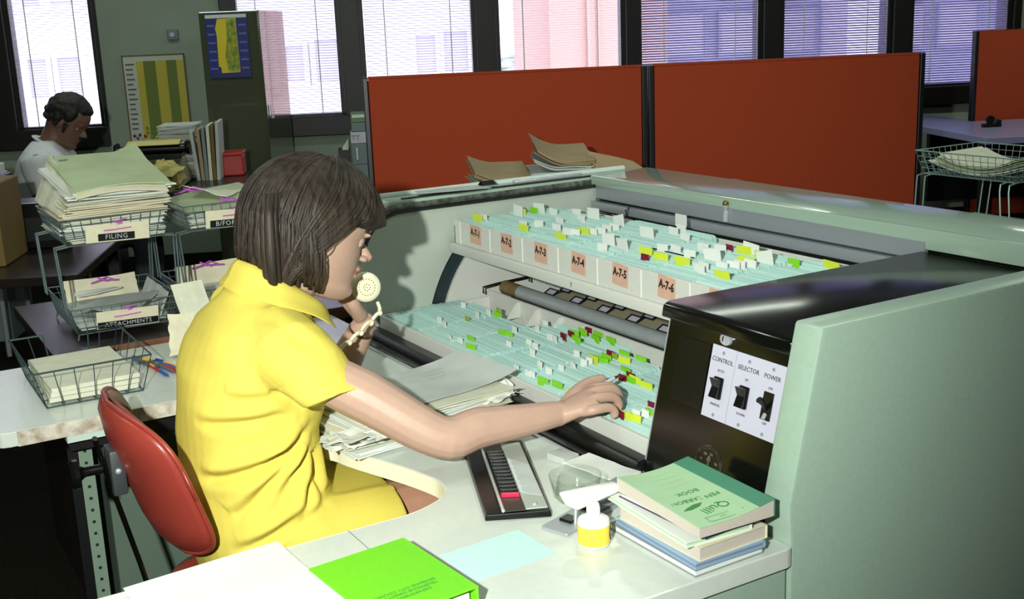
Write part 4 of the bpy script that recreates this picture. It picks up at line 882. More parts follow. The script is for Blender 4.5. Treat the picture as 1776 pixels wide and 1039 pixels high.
solo('paper_folder', sheet(-3.36, 0.93, 0.762, 0.03, 0.20, 0.03, 0.002, 0.002, 132, 8, 8, lambda u, v: 0.07*(1-u)), 'paper_cream', 'cream card leaning on the back of the half hidden lower basket', 'card')
# papers standing between the left wing and the baskets
solo('paper_sheet', sheet(-2.885, 0.755, DZ, 0.10, 0.085, 0.15, 0.002, 0.001, 141, 12, 8, lambda u, v: 0.155*(1-u)), 'paper_old', 'punched old paper leaning against the baskets behind her back', 'paper')
solo('paper_sheet', sheet(-2.835, 0.705, DZ, 0.085, 0.075, -0.3, 0.002, 0.004, 142, 12, 8, lambda u, v: 0.085*(1-u)), 'paper_cream', 'torn cream paper leaning in front of the punched old paper', 'paper')
# open wire tray at the end of the left wing
t = thing('wire_basket', 'open wire letter tray with plain white paper at the end of the left wing', 'wire basket', (-2.72, 0.43, DZ))
basket(t, -2.725, 0.432, DZ+0.0025, 0.30, 0.205, 0.085, 0.022, 5, 6, 1, True, 'wire_dark', 0.0018, 0.0012)
z = DZ+0.006
for i in range(3):
    solo('paper_ream', sheet(-2.735, 0.437, z, 0.285, 0.19, 0.02*i-0.02, 0.010, 0.0004, 151+i), 'paper_old', ['lowest', 'middle', 'top'][i] + ' block of blank pale paper in the open wire tray', 'paper', 'paper in the open wire tray'); z += 0.0112
for i, (x, y, a, m_, q) in enumerate([(-2.80, 0.600, 0.30, 'pen_yellow', 'yellow'), (-2.775, 0.592, 0.22, 'pen_grey', 'grey'), (-2.76, 0.622, 0.35, 'pen_blue', 'blue'), (-2.74, 0.598, 0.12, 'pen_red', 'red'), (-2.735, 0.640, 0.30, 'pen_yellow', 'second yellow'), (-2.72, 0.618, 0.2, 'pen_grey', 'second grey'), (-2.70, 0.603, 0.1, 'pen_blue', 'second blue'), (-2.70, 0.632, 0.25, 'pen_red', 'second red')]):
    t = thing('pen', '%s pen in the loose heap beside the open wire tray' % q, 'pen', (x, y, DZ+0.005), a, 'pens beside the open wire tray')
    b = MB(); b.tube([(-0.06, 0, 0), (0.045, 0, 0), (0.062, 0, 0)], [0.0042, 0.0042, 0.001], 8); part('barrel', b, m_, t, local=True, smooth=True)
    b = MB(); b.tube([(-0.066, 0, 0), (-0.03, 0, 0)], 0.0048, 8); part('cap', b, ['pen_blue', 'pen_grey', 'pen_yellow', 'pen_grey'][i % 4], t, local=True, smooth=True)
# ------------------------------------------------------------------ the chair
mk('chair_red', (150, 58, 48), rough=0.36, var=0.05, vscale=50, bump=0.04, bscale=500)
mk('bracket_dark', (52, 56, 58), rough=0.5)
mk('chair_tan', (140, 116, 88), rough=0.5)
ch = thing('office_chair', 'red vinyl office chair with a curved backrest behind the seated woman', 'chair', (-2.05, 0.62, 0))
def back_pt(u, v, off):      # u across (-1 far .. 1 near), v 0 bottom .. 1 top
    w_ = 0.192*(1 - 0.10*(1-v)**2 - 0.55*max(0, abs(2*v-1.05)-0.55)**2)
    x = -2.055 + w_*u
    y = 0.404 + 0.052*abs(u)**2.1 - 0.085*(v-0.5) + off*1.0
    z = 0.590 + 0.270*v + 0.012*(1-u*u)*(1 if v > 0.5 else -1)*abs(2*v-1)
    return Vector((x, y, z))
def back_loop(k, off, n=44):
    pts = []
    for i in range(n):
        a = 2*PI*i/n; cu_, cv2 = math.cos(a), math.sin(a); e = 0.42
        u = math.copysign(abs(cu_)**e, cu_)*k; v = 0.5 + 0.5*math.copysign(abs(cv2)**e, cv2)*k
        pts.append(back_pt(u, v, off))
    return pts
b = MB(); b.rings([back_loop(k, o) for k, o in ((0.02, -0.026), (0.5, -0.026), (0.8, -0.020), (0.93, -0.010), (0.985, 0.0))], cap=True); part('backrest_shell', b, 'chair_red', ch, smooth='all')
b = MB(); b.rings([back_loop(k, o) for k, o in ((0.985, 0.0), (0.94, 0.010), (0.8, 0.016), (0.5, 0.018), (0.02, 0.018))], cap=True); part('backrest_pad', b, 'chair_tan', ch, smooth='all', label='tan inner pad of the backrest')
b = MB(); lp = back_loop(0.99, 0.0); b.tube(lp+[lp[0], lp[1]], 0.0045, 8); part('piping', b, 'chair_red', ch, smooth='all')
b = MB(); b.tube([(-2.055, 0.334, 0.808), (-2.055, 0.342, 0.76), (-2.055, 0.385, 0.55), (-2.055, 0.410, 0.41), (-2.055, 0.45, 0.385), (-2.055, 0.56, 0.385)], 0.014, 8, flat=0.35, side=(0, 1, 0)); part('back_bar', b, 'black_enamel', ch, smooth=True)
b = MB(); b.box((-2.085, 0.350, 0.70), (-2.03, 0.376, 0.785)); br = part('bracket', b, 'bracket_dark', ch, bevel=0.004, smooth=True)
b = MB(); b.lathe([(0.0055, 0), (0.0055, 0.002), (0.003, 0.0045), (0, 0.005)], (-2.029, 0.362, 0.748), 12, (1, 0, 0)); part('bolt', b, 'chrome', br, smooth=True)
b = MB(); b.lathe([(0.009, 0), (0.009, 0.03), (0.014, 0.038), (0.026, 0.042), (0.027, 0.050), (0.022, 0.056), (0.0, 0.057)], (-2.055, 0.340, 0.750), 14, (0, -1, 0)); part('knob', b, 'black_plastic', ch, smooth=True)
b = MB()
b.rings([[Vector((-2.05 + k*0.215*math.copysign(abs(math.cos(a))**0.6, math.cos(a)), 0.66 + k*0.215*math.copysign(abs(math.sin(a))**0.6, math.sin(a)), z)) for a in [2*PI*i/32 for i in range(32)]] for k, z in ((0.85, 0.395), (0.98, 0.405), (1.0, 0.43), (0.98, 0.452), (0.85, 0.463), (0.4, 0.466))]); part('seat', b, 'chair_red', ch, smooth='all')
b = MB(); b.cyl((-2.05, 0.64, 0.06), (-2.05, 0.64, 0.395), 0.022); part('column', b, 'chrome', ch, smooth=True)
for i in range(4):
    a = PI/4+PI/2*i; d = Vector((math.cos(a), math.sin(a), 0)); p = Vector((-2.05, 0.64, 0.10)); q = p + d*0.26
    b = MB(); b.tube([p, q - Vector((0, 0, 0.045))], [0.02, 0.013], 8); part('foot', b, 'black_enamel', ch, smooth=True)
    b = MB(); b.lathe([(0.018, -0.01), (0.024, -0.006), (0.024, 0.006), (0.018, 0.01)], (q.x, q.y, 0.0245), 14, d.cross(Vector((0, 0, 1)))); part('caster', b, 'black_plastic', ch, smooth=True)
# ================================================================== PEOPLE
mk('skin', (186, 151, 134), rough=0.5, sub=0.08, var=0.06, vscale=30, bump=0.05, bscale=350)
mk('leg_skin', (176, 128, 104), rough=0.5, var=0.06, vscale=40)
mk('lip', (196, 116, 104), rough=0.4)
mk('brow', (70, 50, 38), rough=0.7)
mk('eye_white', (176, 168, 160), rough=0.2); mk('iris', (60, 48, 36), rough=0.2)
mk('hair_brown', (58, 47, 39), rough=0.52, spec=0.35, rgb2=(32, 25, 20), vscale=26, stretch=(3.0, 3.0, 0.35), bump=0.3, bscale=60)
mk('dress_yellow', (222, 203, 92), rough=0.85, spec=0.2, var=0.04, vscale=420, bump=0.18, bscale=900)
mk('phone_cream', (218, 213, 186), rough=0.25)
mk('pen_silver', (214, 212, 226), rough=0.25, metal=0.2); mk('dark_dot', (96, 60, 50), rough=0.6)
mk('bracelet', (92, 70, 50), rough=0.35, metal=0.5)
mk('man_skin', (112, 80, 64), rough=0.55, var=0.08, vscale=30)  # brown skin, its colour darkened further to imitate backlight
mk('man_hair', (18, 14, 12), rough=0.7, bump=0.6, bscale=160)
mk('man_shirt', (196, 200, 204), rough=0.9, var=0.05, vscale=30)
mk('man_trousers', (50, 52, 58), rough=0.9)
def remesh(mb, voxel, smooth=6, factor=0.5):
    me = bpy.data.meshes.new('tmp'); me.from_pydata([tuple(p) for p in mb.v], [], mb.f); fixn(me)
    ob = bpy.data.objects.new('tmp', me); COL.objects.link(ob)
    r = ob.modifiers.new('r', 'REMESH'); r.mode = 'VOXEL'; r.voxel_size = voxel; r.use_smooth_shade = True
    if smooth:
        s = ob.modifiers.new('s', 'SMOOTH'); s.iterations = smooth; s.factor = factor
    dg = bpy.context.evaluated_depsgraph_get(); out = bpy.data.meshes.new_from_object(ob.evaluated_get(dg))
    bpy.data.objects.remove(ob); bpy.data.meshes.remove(me)
    return out
def finish(name, me, mats, parent, pick=None, shape=None):
    inv = WM[parent].inverted()
    me.materials.clear()
    for x in mats: me.materials.append(M[x])
    if shape:
        nrm = [v.normal.copy() for v in me.vertices]
        for v, n in zip(me.vertices, nrm): v.co = v.co + n*shape(v.co, n)
    if pick:
        for p in me.polygons: p.material_index = pick(p.center)
    for p in me.polygons: p.use_smooth = True
    me.transform(inv); me.update()
    return link(name, me, parent)
def limb(mb, pts, radii, n=14, sub=4, flat=1.0, side=None):
    """tapered rounded limb through joints"""
    pts = [Vector(p) for p in pts]; P = []; R = []
    for i in range(len(pts)-1):
        p0 = pts[max(i-1, 0)]; p1 = pts[i]; p2 = pts[i+1]; p3 = pts[min(i+2, len(pts)-1)]
        for k in range(sub):
            t = k/sub; P.append(0.5*((2*p1)+(p2-p0)*t+(2*p0-5*p1+4*p2-p3)*t*t+(3*p1-p0-3*p2+p3)*t**3)); R.append(radii[i]*(1-t)+radii[i+1]*t)
    P.append(pts[-1]); R.append(radii[-1])
    d0 = (P[0]-P[1]).normalized(); d1 = (P[-1]-P[-2]).normalized()
    P = [P[0]+d0*R[0]*0.8, P[0]+d0*R[0]*0.5] + P + [P[-1]+d1*R[-1]*0.5, P[-1]+d1*R[-1]*0.8]
    R = [R[0]*0.5, R[0]*0.85] + R + [R[-1]*0.85, R[-1]*0.5]
    mb.tube(P, R, n, True, flat, side)
def ringset(mb, rows, n=36, ex=0.85):
    """horizontal rings: (z, xc, hx, yback, yfront)"""
    rg = []
    for z, xc, hx, yb, yf in rows:
        yc, hy = (yb+yf)/2, (yf-yb)/2
        rg.append([Vector((xc+hx*math.copysign(abs(math.cos(a))**ex, math.cos(a)), yc+hy*math.copysign(abs(math.sin(a))**ex, math.sin(a)), z)) for a in [2*PI*i/n for i in range(n)]])
    mb.rings(rg)
HEAD_ROWS = [(-0.116, 0.066, 0.030, 0.010), (-0.111, 0.080, 0.012, 0.022), (-0.102, 0.089, -0.005, 0.031), (-0.092, 0.0905, -0.022, 0.038), (-0.080, 0.0855, -0.036, 0.0445), (-0.068, 0.086, -0.046, 0.050),
    (-0.058, 0.0845, -0.053, 0.0535), (-0.048, 0.0865, -0.060, 0.057), (-0.036, 0.0855, -0.067, 0.060), (-0.022, 0.085, -0.075, 0.063), (-0.010, 0.083, -0.082, 0.0655), (0.002, 0.0825, -0.087, 0.0675), (0.012, 0.0865, -0.090, 0.069),
    (0.024, 0.091, -0.093, 0.0705), (0.042, 0.0915, -0.096, 0.0715), (0.062, 0.086, -0.094, 0.069), (0.080, 0.074, -0.085, 0.062), (0.095, 0.053, -0.066, 0.049), (0.105, 0.030, -0.040, 0.030), (0.110, 0.008, -0.012, 0.010)]
def head(mb, T, neck_to, sc=1.0, nr=0.05):
    """head with profile, nose, lips, ears; T maps local (right, forward, up)"""
    rg = []
    for u, f, bk2, hw in HEAD_ROWS:
        c0 = 0.0 if u > -0.09 else 0.02; ring = []
        c0 = min(max(c0, bk2+0.004), f-0.004)
        for i in range(40):
            a = 2*PI*i/40; ca, sa = math.cos(a), math.sin(a)
            y = c0 + (f-c0)*math.copysign(abs(ca)**0.9, ca) if ca > 0 else c0 + (c0-bk2)*math.copysign(abs(ca)**0.9, ca)
            x = hw*math.copysign(abs(sa)**(0.92 if ca < 0 else 1.12), sa)
            ring.append(T @ (Vector((x, y, u))*sc))
        rg.append(ring)
    mb.rings(rg)
    L = lambda x, y, u: T @ (Vector((x, y, u))*sc)
    mb.tube([L(0, 0.076, 0.012), L(0, 0.083, -0.002), L(0, 0.096, -0.016), L(0, 0.106, -0.026), L(0, 0.106, -0.032)], [0.0055*sc, 0.0068*sc, 0.0084*sc, 0.0092*sc, 0.005*sc], 12)
    R3 = T.to_3x3()
    for s in (-1, 1):
        mb.ball(L(s*0.0105, 0.0930, -0.0295), 0.0058*sc, 0.0090*sc, 0.0058*sc, 12, 8, R3)
        mb.ball(L(s*0.068, -0.008, -0.012), 0.008*sc, 0.019*sc, 0.030*sc, 12, 8, R3 @ Matrix.Rotation(-s*0.25, 3, 'Z'))
        mb.ball(L(s*0.028, 0.0770, 0.016), 0.018*sc, 0.0085*sc, 0.0060*sc, 12, 8, R3)       # brow ridge
    mb.ball(L(0, 0.0855, -0.0495), 0.021*sc, 0.0085*sc, 0.0056*sc, 14, 8, R3)
    mb.ball(L(0, 0.0835, -0.0625), 0.019*sc, 0.0085*sc, 0.0060*sc, 14, 8, R3)
    mb.ball(L(0, 0.0785, -0.094), 0.018*sc, 0.0135*sc, 0.0130*sc, 14, 8, R3)
    limb(mb, [L(0, -0.030, -0.035), L(0, -0.022, -0.075), neck_to], [nr*sc, nr*0.98*sc, nr*1.15*sc], 18)
EYL = ['skin']
def eyes(parent, T, sc):
    for s in (-1, 1):
        b = MB(); b.ball(T @ (Vector((s*0.0315, 0.0635, -0.001))*sc), 0.0112*sc, n=16, k=12); e = part('eye', b, 'eye_white', parent, smooth='all')
        b = MB(); b.ball(T @ (Vector((s*0.0320, 0.0710, -0.005))*sc), 0.0050*sc, n=12, k=8); part('iris', b, 'iris', e, smooth='all')
        b = MB(); b.ball(T @ (Vector((s*0.0315, 0.0637, 0.0024))*sc), 0.0122*sc, 0.0122*sc, 0.0104*sc, 14, 10, T.to_3x3()); part('eyelid', b, EYL[0], e, smooth='all')
        b = MB(); b.tube([T @ (Vector((s*(0.0315+0.0125*math.sin(q)), 0.0640+0.0130*math.cos(q), -0.0042))*sc) for q in (-0.9, -0.45, 0.0, 0.45, 0.9)], 0.0013*sc, 6); part('lashes', b, 'brow', e, smooth='all')
def face_pick(T, sc):
    inv = T.inverted()
    def pick(c):
        q = (inv @ c)/sc
        if (q.x/0.021)**2 + ((q.z+0.056)/0.0115)**2 < 1 and q.y > 0.072: return 1
        if q.y > 0.066 and 0.012 < abs(q.x) < 0.048 and abs(q.z-0.0195-0.004*math.sin((abs(q.x)-0.012)/0.036*PI)) < 0.0032: return 2
        return 0
    return pick
# ------------------------------------------------------------------ the seated woman
wo = thing('person', 'seated woman in a yellow dress holding a telephone and reaching into the card trays', 'person', (-2.04, 0.62, 0))
HS = 1.05; th = math.radians(21)
HC = Vector((-2.03, 0.775, 1.131))
hx_ = Vector((1, 0, 0)); hf = Vector((0, math.cos(th), -math.sin(th))); hu = Vector((0, math.sin(th), math.cos(th)))
yaw = math.radians(2.0); hx2 = hx_*math.cos(yaw) - hf*math.sin(yaw); hf2 = hf*math.cos(yaw) + hx_*math.sin(yaw)
HT = Matrix(((hx2.x, hf2.x, hu.x, HC.x), (hx2.y, hf2.y, hu.y, HC.y), (hx2.z, hf2.z, hu.z, HC.z), (0, 0, 0, 1)))
b = MB()
head(b, HT, Vector((-2.035, 0.655, 1.0)), HS, 0.052)
TORSO = [(0.455, -2.04, 0.150, 0.545, 0.72), (0.49, -2.04, 0.168, 0.515, 0.745), (0.55, -2.04, 0.172, 0.503, 0.745), (0.62, -2.04, 0.158, 0.500, 0.722), (0.70, -2.04, 0.138, 0.498, 0.705), (0.78, -2.038, 0.136, 0.499, 0.708), (0.85, -2.036, 0.146, 0.505, 0.738), (0.90, -2.035, 0.154, 0.513, 0.748), (0.95, -2.033, 0.150, 0.530, 0.735), (0.985, -2.032, 0.115, 0.560, 0.71), (1.012, -2.032, 0.095, 0.575, 0.70), (1.035, -2.032, 0.055, 0.60, 0.69)]
ringset(b, TORSO)
SR, ER, WR = Vector((-1.880, 0.640, 0.955)), Vector((-1.735, 0.857, 0.790)), Vector((-1.710, 1.098, 0.790))
limb(b, [Vector((-1.94, 0.645, 0.94)), SR+Vector((-0.008, 0.006, -0.020)), SR.lerp(ER, 0.5)+Vector((0, 0, -0.004)), ER, ER.lerp(WR, 0.3)+Vector((0, 0, 0.002)), ER.lerp(WR, 0.7), WR], [0.040, 0.043, 0.046, 0.0385, 0.038, 0.030, 0.0225], 16, 5)
SL, EL, WL = Vector((-2.185, 0.665, 0.955)), Vector((-2.235, 0.865, 0.770)), Vector((-2.150, 0.905, 0.905))
limb(b, [Vector((-2.13, 0.655, 0.945)), SL+Vector((0.006, 0.004, -0.015)), SL.lerp(EL, 0.5), EL, EL.lerp(WL, 0.3), EL.lerp(WL, 0.7), WL], [0.040, 0.044, 0.046, 0.038, 0.037, 0.030, 0.023], 16, 5)
# right hand: palm, four bent fingers resting on the cards, thumb against the pen
MCP = [(-1.725, 1.176, 0.816), (-1.700, 1.166, 0.820), (-1.676, 1.150, 0.816), (-1.654, 1.132, 0.804)]
PIP = [(-1.724, 1.220, 0.813), (-1.698, 1.208, 0.817), (-1.673, 1.190, 0.812), (-1.651, 1.167, 0.802)]
DIP = [(-1.728, 1.233, 0.797), (-1.700, 1.222, 0.799), (-1.673, 1.203, 0.795), (-1.650, 1.178, 0.789)]
TIP = [(-1.732, 1.231, 0.785), (-1.702, 1.219, 0.785), (-1.674, 1.200, 0.785), (-1.651, 1.174, 0.785)]
FR = [0.0100, 0.0102, 0.0097, 0.0088]
for i in range(4):
    limb(b, [Vector(MCP[i]).lerp(WR, 0.30) - Vector((0, 0, 0.004)), MCP[i], PIP[i], DIP[i], TIP[i]], [FR[i]*0.9, FR[i]*1.12, FR[i], FR[i]*0.9, FR[i]*0.78], 12, 4)
lat = (Vector(MCP[3])-Vector(MCP[0])).normalized(); fwd = (Vector(MCP[1])-WR).normalized(); nup = lat.cross(fwd).normalized()
if nup.z < 0: nup = -nup
pr = []
for k, (t, hw, hh) in enumerate([(-0.12, 0.0225, 0.019), (0.0, 0.024, 0.0175), (0.25, 0.030, 0.0165), (0.55, 0.036, 0.0150), (0.85, 0.0395, 0.0130), (1.0, 0.0385, 0.0105), (1.08, 0.034, 0.007)]):
    mid = (Vector(MCP[1])+Vector(MCP[2]))/2; c = WR.lerp(mid, t) + nup*(-0.002)
    pr.append([c + lat*hw*math.copysign(abs(math.cos(a))**0.8, math.cos(a)) + nup*hh*math.copysign(abs(math.sin(a))**0.8, math.sin(a)) for a in [2*PI*i/20 for i in range(20)]])
b.rings(pr)
limb(b, [WR+Vector((-0.012, 0.012, 0.0)), (-1.746, 1.152, 0.806), (-1.764, 1.196, 0.815), (-1.768, 1.232, 0.816)], [0.0170, 0.0140, 0.0112, 0.0094], 12, 5)
# left hand closed round the handset
Mc = Vector((-2.096, 0.890, 0.993)); Ec = Vector((-2.132, 0.765, 1.090)); ha = (Ec-Mc).normalized(); out = Vector((-1, 0, 0)); out = (out - ha*out.dot(ha)).normalized(); hn = ha.cross(out).normalized()
if hn.y < 0: hn = -hn
H0 = Mc + out*0.040; RH = 0.0235
for i in range(4):
    c = H0 + ha*(0.083-0.0195*i); pts = [c + (RH+0.002)*(math.cos(math.radians(p))*out + math.sin(math.radians(p))*hn) for p in (-55, 5, 70, 135, 178)]
    limb(b, pts, [0.0098, 0.0094, 0.0088, 0.008, 0.0070], 10, 4)
pc = H0 + ha*0.054; pr = []
for t, hw, hh in [(-0.1, 0.022, 0.018), (0.0, 0.024, 0.018), (0.35, 0.032, 0.017), (0.7, 0.039, 0.0155), (1.0, 0.040, 0.013), (1.12, 0.034, 0.008)]:
    tgt = pc + (RH+0.006)*(math.cos(math.radians(-62))*out + math.sin(math.radians(-62))*hn); c = WL.lerp(tgt, t); ld = ha.lerp((ER-ER+Vector((0.3, -0.9, 0.3))).normalized(), 0.5*(1-min(1, max(0, t)))).normalized(); nn = (tgt-WL).normalized().cross(ld).normalized()
    pr.append([c + ld*hw*math.cos(a) + nn*hh*math.sin(a) for a in [2*PI*i/20 for i in range(20)]])
b.rings(pr)
limb(b, [WL+Vector((0.012, -0.016, 0.022)), WL+Vector((0.034, -0.038, 0.055)), H0+ha*0.045-out*0.022-hn*0.018, H0+ha*0.052-out*0.030+hn*0.004], [0.0165, 0.014, 0.0105, 0.0085], 12, 5)
# legs
for s in (1, -1):
    x = -2.04 + s*0.098
    limb(b, [(x-s*0.01, 0.60, 0.545), (x, 0.82, 0.560), (x+s*0.005, 1.03, 0.555), (x+s*0.005, 1.045, 0.40), (x, 1.00, 0.20), (x, 0.965, 0.085)], [0.090, 0.078, 0.056, 0.054, 0.048, 0.033], 16, 5)
    limb(b, [(x, 0.955, 0.055), (x, 1.02, 0.040), (x, 1.10, 0.028), (x, 1.14, 0.024)], [0.034, 0.032, 0.027, 0.020], 12, 4)
fp = face_pick(HT, HS)
def wpick(c):
    if c.z < 0.70: return 3
    return fp(c)
me = remesh(b, 0.0027, 5)
body = finish('body', me, ['skin', 'lip', 'brow', 'leg_skin'], wo, wpick)
eyes(wo, HT, HS)
# dress: torso, sleeves and skirt as one garment with modelled folds
b = MB()
DR = [(0.452, -2.04, 0.165, 0.53, 0.74), (0.49, -2.04, 0.188, 0.498, 0.765), (0.55, -2.04, 0.194, 0.487, 0.768), (0.62, -2.04, 0.182, 0.483, 0.748), (0.70, -2.04, 0.164, 0.480, 0.728), (0.78, -2.038, 0.158, 0.481, 0.728), (0.85, -2.036, 0.163, 0.486, 0.754), (0.90, -2.035, 0.168, 0.495, 0.763), (0.95, -2.033, 0.170, 0.514, 0.750), (0.985, -2.032, 0.158, 0.535, 0.732), (1.008, -2.032, 0.110, 0.556, 0.724), (1.030, -2.032, 0.076, 0.578, 0.720), (1.058, -2.032, 0.060, 0.598, 0.712)]
ringset(b, DR)
def sleeve(S, E, r0, r1, f):
    d = (E-S).normalized(); end = S + d*(E-S).length*f; st = S - d*0.01
    P = [st, S.lerp(end, 0.3), S.lerp(end, 0.7), end]; b.tube([Vector((-2.03+(S.x+2.03)*0.6, S.y+0.006, S.z+0.006))]+P, [0.062, r0*1.0, r0*1.06, r0*1.04, r1], 24)
def ering(c, u, v): return [Vector(c) + Vector(u)*math.cos(a) + Vector(v)*math.sin(a) for a in [2*PI*i/28 for i in range(28)]]
b.rings([ering((-1.95, 0.645, 0.955), (0, 0.075, 0), (0, 0, 0.070)), ering((-1.895, 0.645, 0.942), (0, 0.077, 0.008), (0.045, 0, 0.066)), ering((-1.866, 0.662, 0.920), (0.002, 0.075, 0.010), (0.062, -0.010, 0.046)), ering((-1.850, 0.684, 0.897), (0.002, 0.068, 0.011), (0.062, -0.022, 0.032)), ering((-1.838, 0.697, 0.881), (0, 0.070, 0.010), (0.062, -0.028, 0.024)), ering((-1.828, 0.716, 0.870), (0, 0.075, 0.011), (0.062, -0.030, 0.022))])
sleeve(SL, EL, 0.067, 0.062, 0.44)
sk = []      # skirt: rings across X and Z stepping forward along Y
for y, zc, hz, hxx in [(0.60, 0.55, 0.110, 0.190), (0.66, 0.553, 0.110, 0.203), (0.72, 0.555, 0.105, 0.207), (0.76, 0.556, 0.101, 0.206), (0.80, 0.556, 0.098, 0.204), (0.832, 0.555, 0.096, 0.203)]:
    sk.append([Vector((-2.04 + hxx*math.copysign(abs(math.cos(a))**0.55, math.cos(a)), y + 0.01*math.sin(a), zc + hz*math.copysign(abs(math.sin(a))**0.62, math.sin(a)) - (0.012*math.cos(a*2)**2 if math.sin(a) > 0.3 and abs(math.cos(a)) < 0.35 else 0))) for a in [2*PI*i/40 for i in range(40)]])
b.rings(sk)
XS = -1.885
FOLDS = [((-1.878, 0.493, 0.83), (-1.878, 0.621, 0.841), 0.011, 0.0045), ((-1.878, 0.485, 0.724), (-1.878, 0.653, 0.777), 0.012, 0.0075), ((-1.878, 0.526, 0.664), (-1.878, 0.641, 0.763), 0.011, 0.006), ((-1.878, 0.533, 0.605), (-1.878, 0.649, 0.659), 0.01, 0.006), ((-1.878, 0.649, 0.659), (-1.878, 0.679, 0.723), 0.01, 0.006), ((-1.878, 0.574, 0.74), (-1.878, 0.667, 0.798), 0.012, 0.007), ((-1.878, 0.686, 0.75), (-1.878, 0.686, 0.671), 0.01, 0.006), ((-1.9, 0.6, 0.89), (-1.9, 0.665, 0.845), 0.011, 0.005), ((-1.9, 0.623, 1.004), (-1.9, 0.698, 0.938), 0.012, 0.003), ((-1.878, 0.581, 0.62), (-1.878, 0.682, 0.649), 0.012, 0.004), ((-1.878, 0.621, 0.71), (-1.878, 0.675, 0.763), 0.01, 0.006), ((-1.878, 0.532, 0.88), (-1.878, 0.604, 0.876), 0.012, 0.003)]
FOLDS = [(Vector(p), Vector(q), w_, a_) for p, q, w_, a_ in FOLDS]
def crease(co, n):
    s = 0.0
    if n.x < -0.55: return 0.0
    for p, q, w_, a_ in FOLDS:
        pq = q-p; t = max(0.0, min(1.0, (co-p).dot(pq)/pq.length_squared)); d = (co-(p+pq*t))
        h = d.dot(Vector((0, -pq.z, pq.y)).normalized()); r = d - Vector((0, -pq.z, pq.y)).normalized()*h
        env = math.exp(-(max(0, abs(d.x)-0.05)/0.03)**2) * math.sin(PI*min(1, max(0.02, t*0.92+0.06)))**0.5
        x = h/w_
        if abs(x) < 4 and env > 0.02: s += a_*env*(-math.exp(-x*x*1.6) + 0.75*math.exp(-((x-1.7)**2)) + 0.25*math.exp(-((x+1.9)**2)))*math.exp(-(max(0.0, (r.length if t in (0.0, 1.0) else 0)-0.004)/0.02)**2)
    return s + 0.0012*math.sin(co.z*38+co.y*21)*math.sin(co.y*33-co.z*12+co.x*20)
me = remesh(b, 0.0042, 6)
finish('dress', me, ['dress_yellow'], wo, shape=lambda c, n: 2.2*crease(c, n))
# collar
CIN = [(-2.032, 0.618, 1.094), (-1.992, 0.632, 1.088), (-1.972, 0.668, 1.066), (-1.974, 0.712, 1.034), (-1.990, 0.745, 1.008), (-2.020, 0.764, 0.990)]
COU = [(-2.032, 0.583, 1.052), (-1.968, 0.596, 1.045), (-1.926, 0.650, 1.024), (-1.928, 0.706, 1.000), (-1.945, 0.748, 0.972), (-1.984, 0.776, 0.950)]
def cpt(P, t, s):
    t = t*(len(P)-1); k = min(int(t), len(P)-2); f = t-k; q = [Vector(P[max(0, min(len(P)-1, k+i))]) for i in (-1, 0, 1, 2)]
    c = 0.5*((2*q[1])+(q[2]-q[0])*f+(2*q[0]-5*q[1]+4*q[2]-q[3])*f*f+(3*q[1]-q[0]-3*q[2]+q[3])*f**3)
    return Vector((-2.032+(c.x+2.032)*s, c.y, c.z))
for s in (1, -1):
    rgs = []
    for i in range(27):
        p, q = cpt(CIN, i/26, s), cpt(COU, i/26, s); n_ = Vector((0.25*s*min(1, i/8), 0.1, 1)).normalized()
        prof = [p.lerp(q, j/8) + n_*(0.007*math.sin(PI*min(1, j/5))+0.0015) for j in range(9)]
        rgs.append([v_ + n_*0.0014 for v_ in prof] + [v_ - n_*0.0014 for v_ in prof[::-1]])
    o = MB(); o.rings(rgs); part('collar', o, 'dress_yellow', wo, smooth=True)
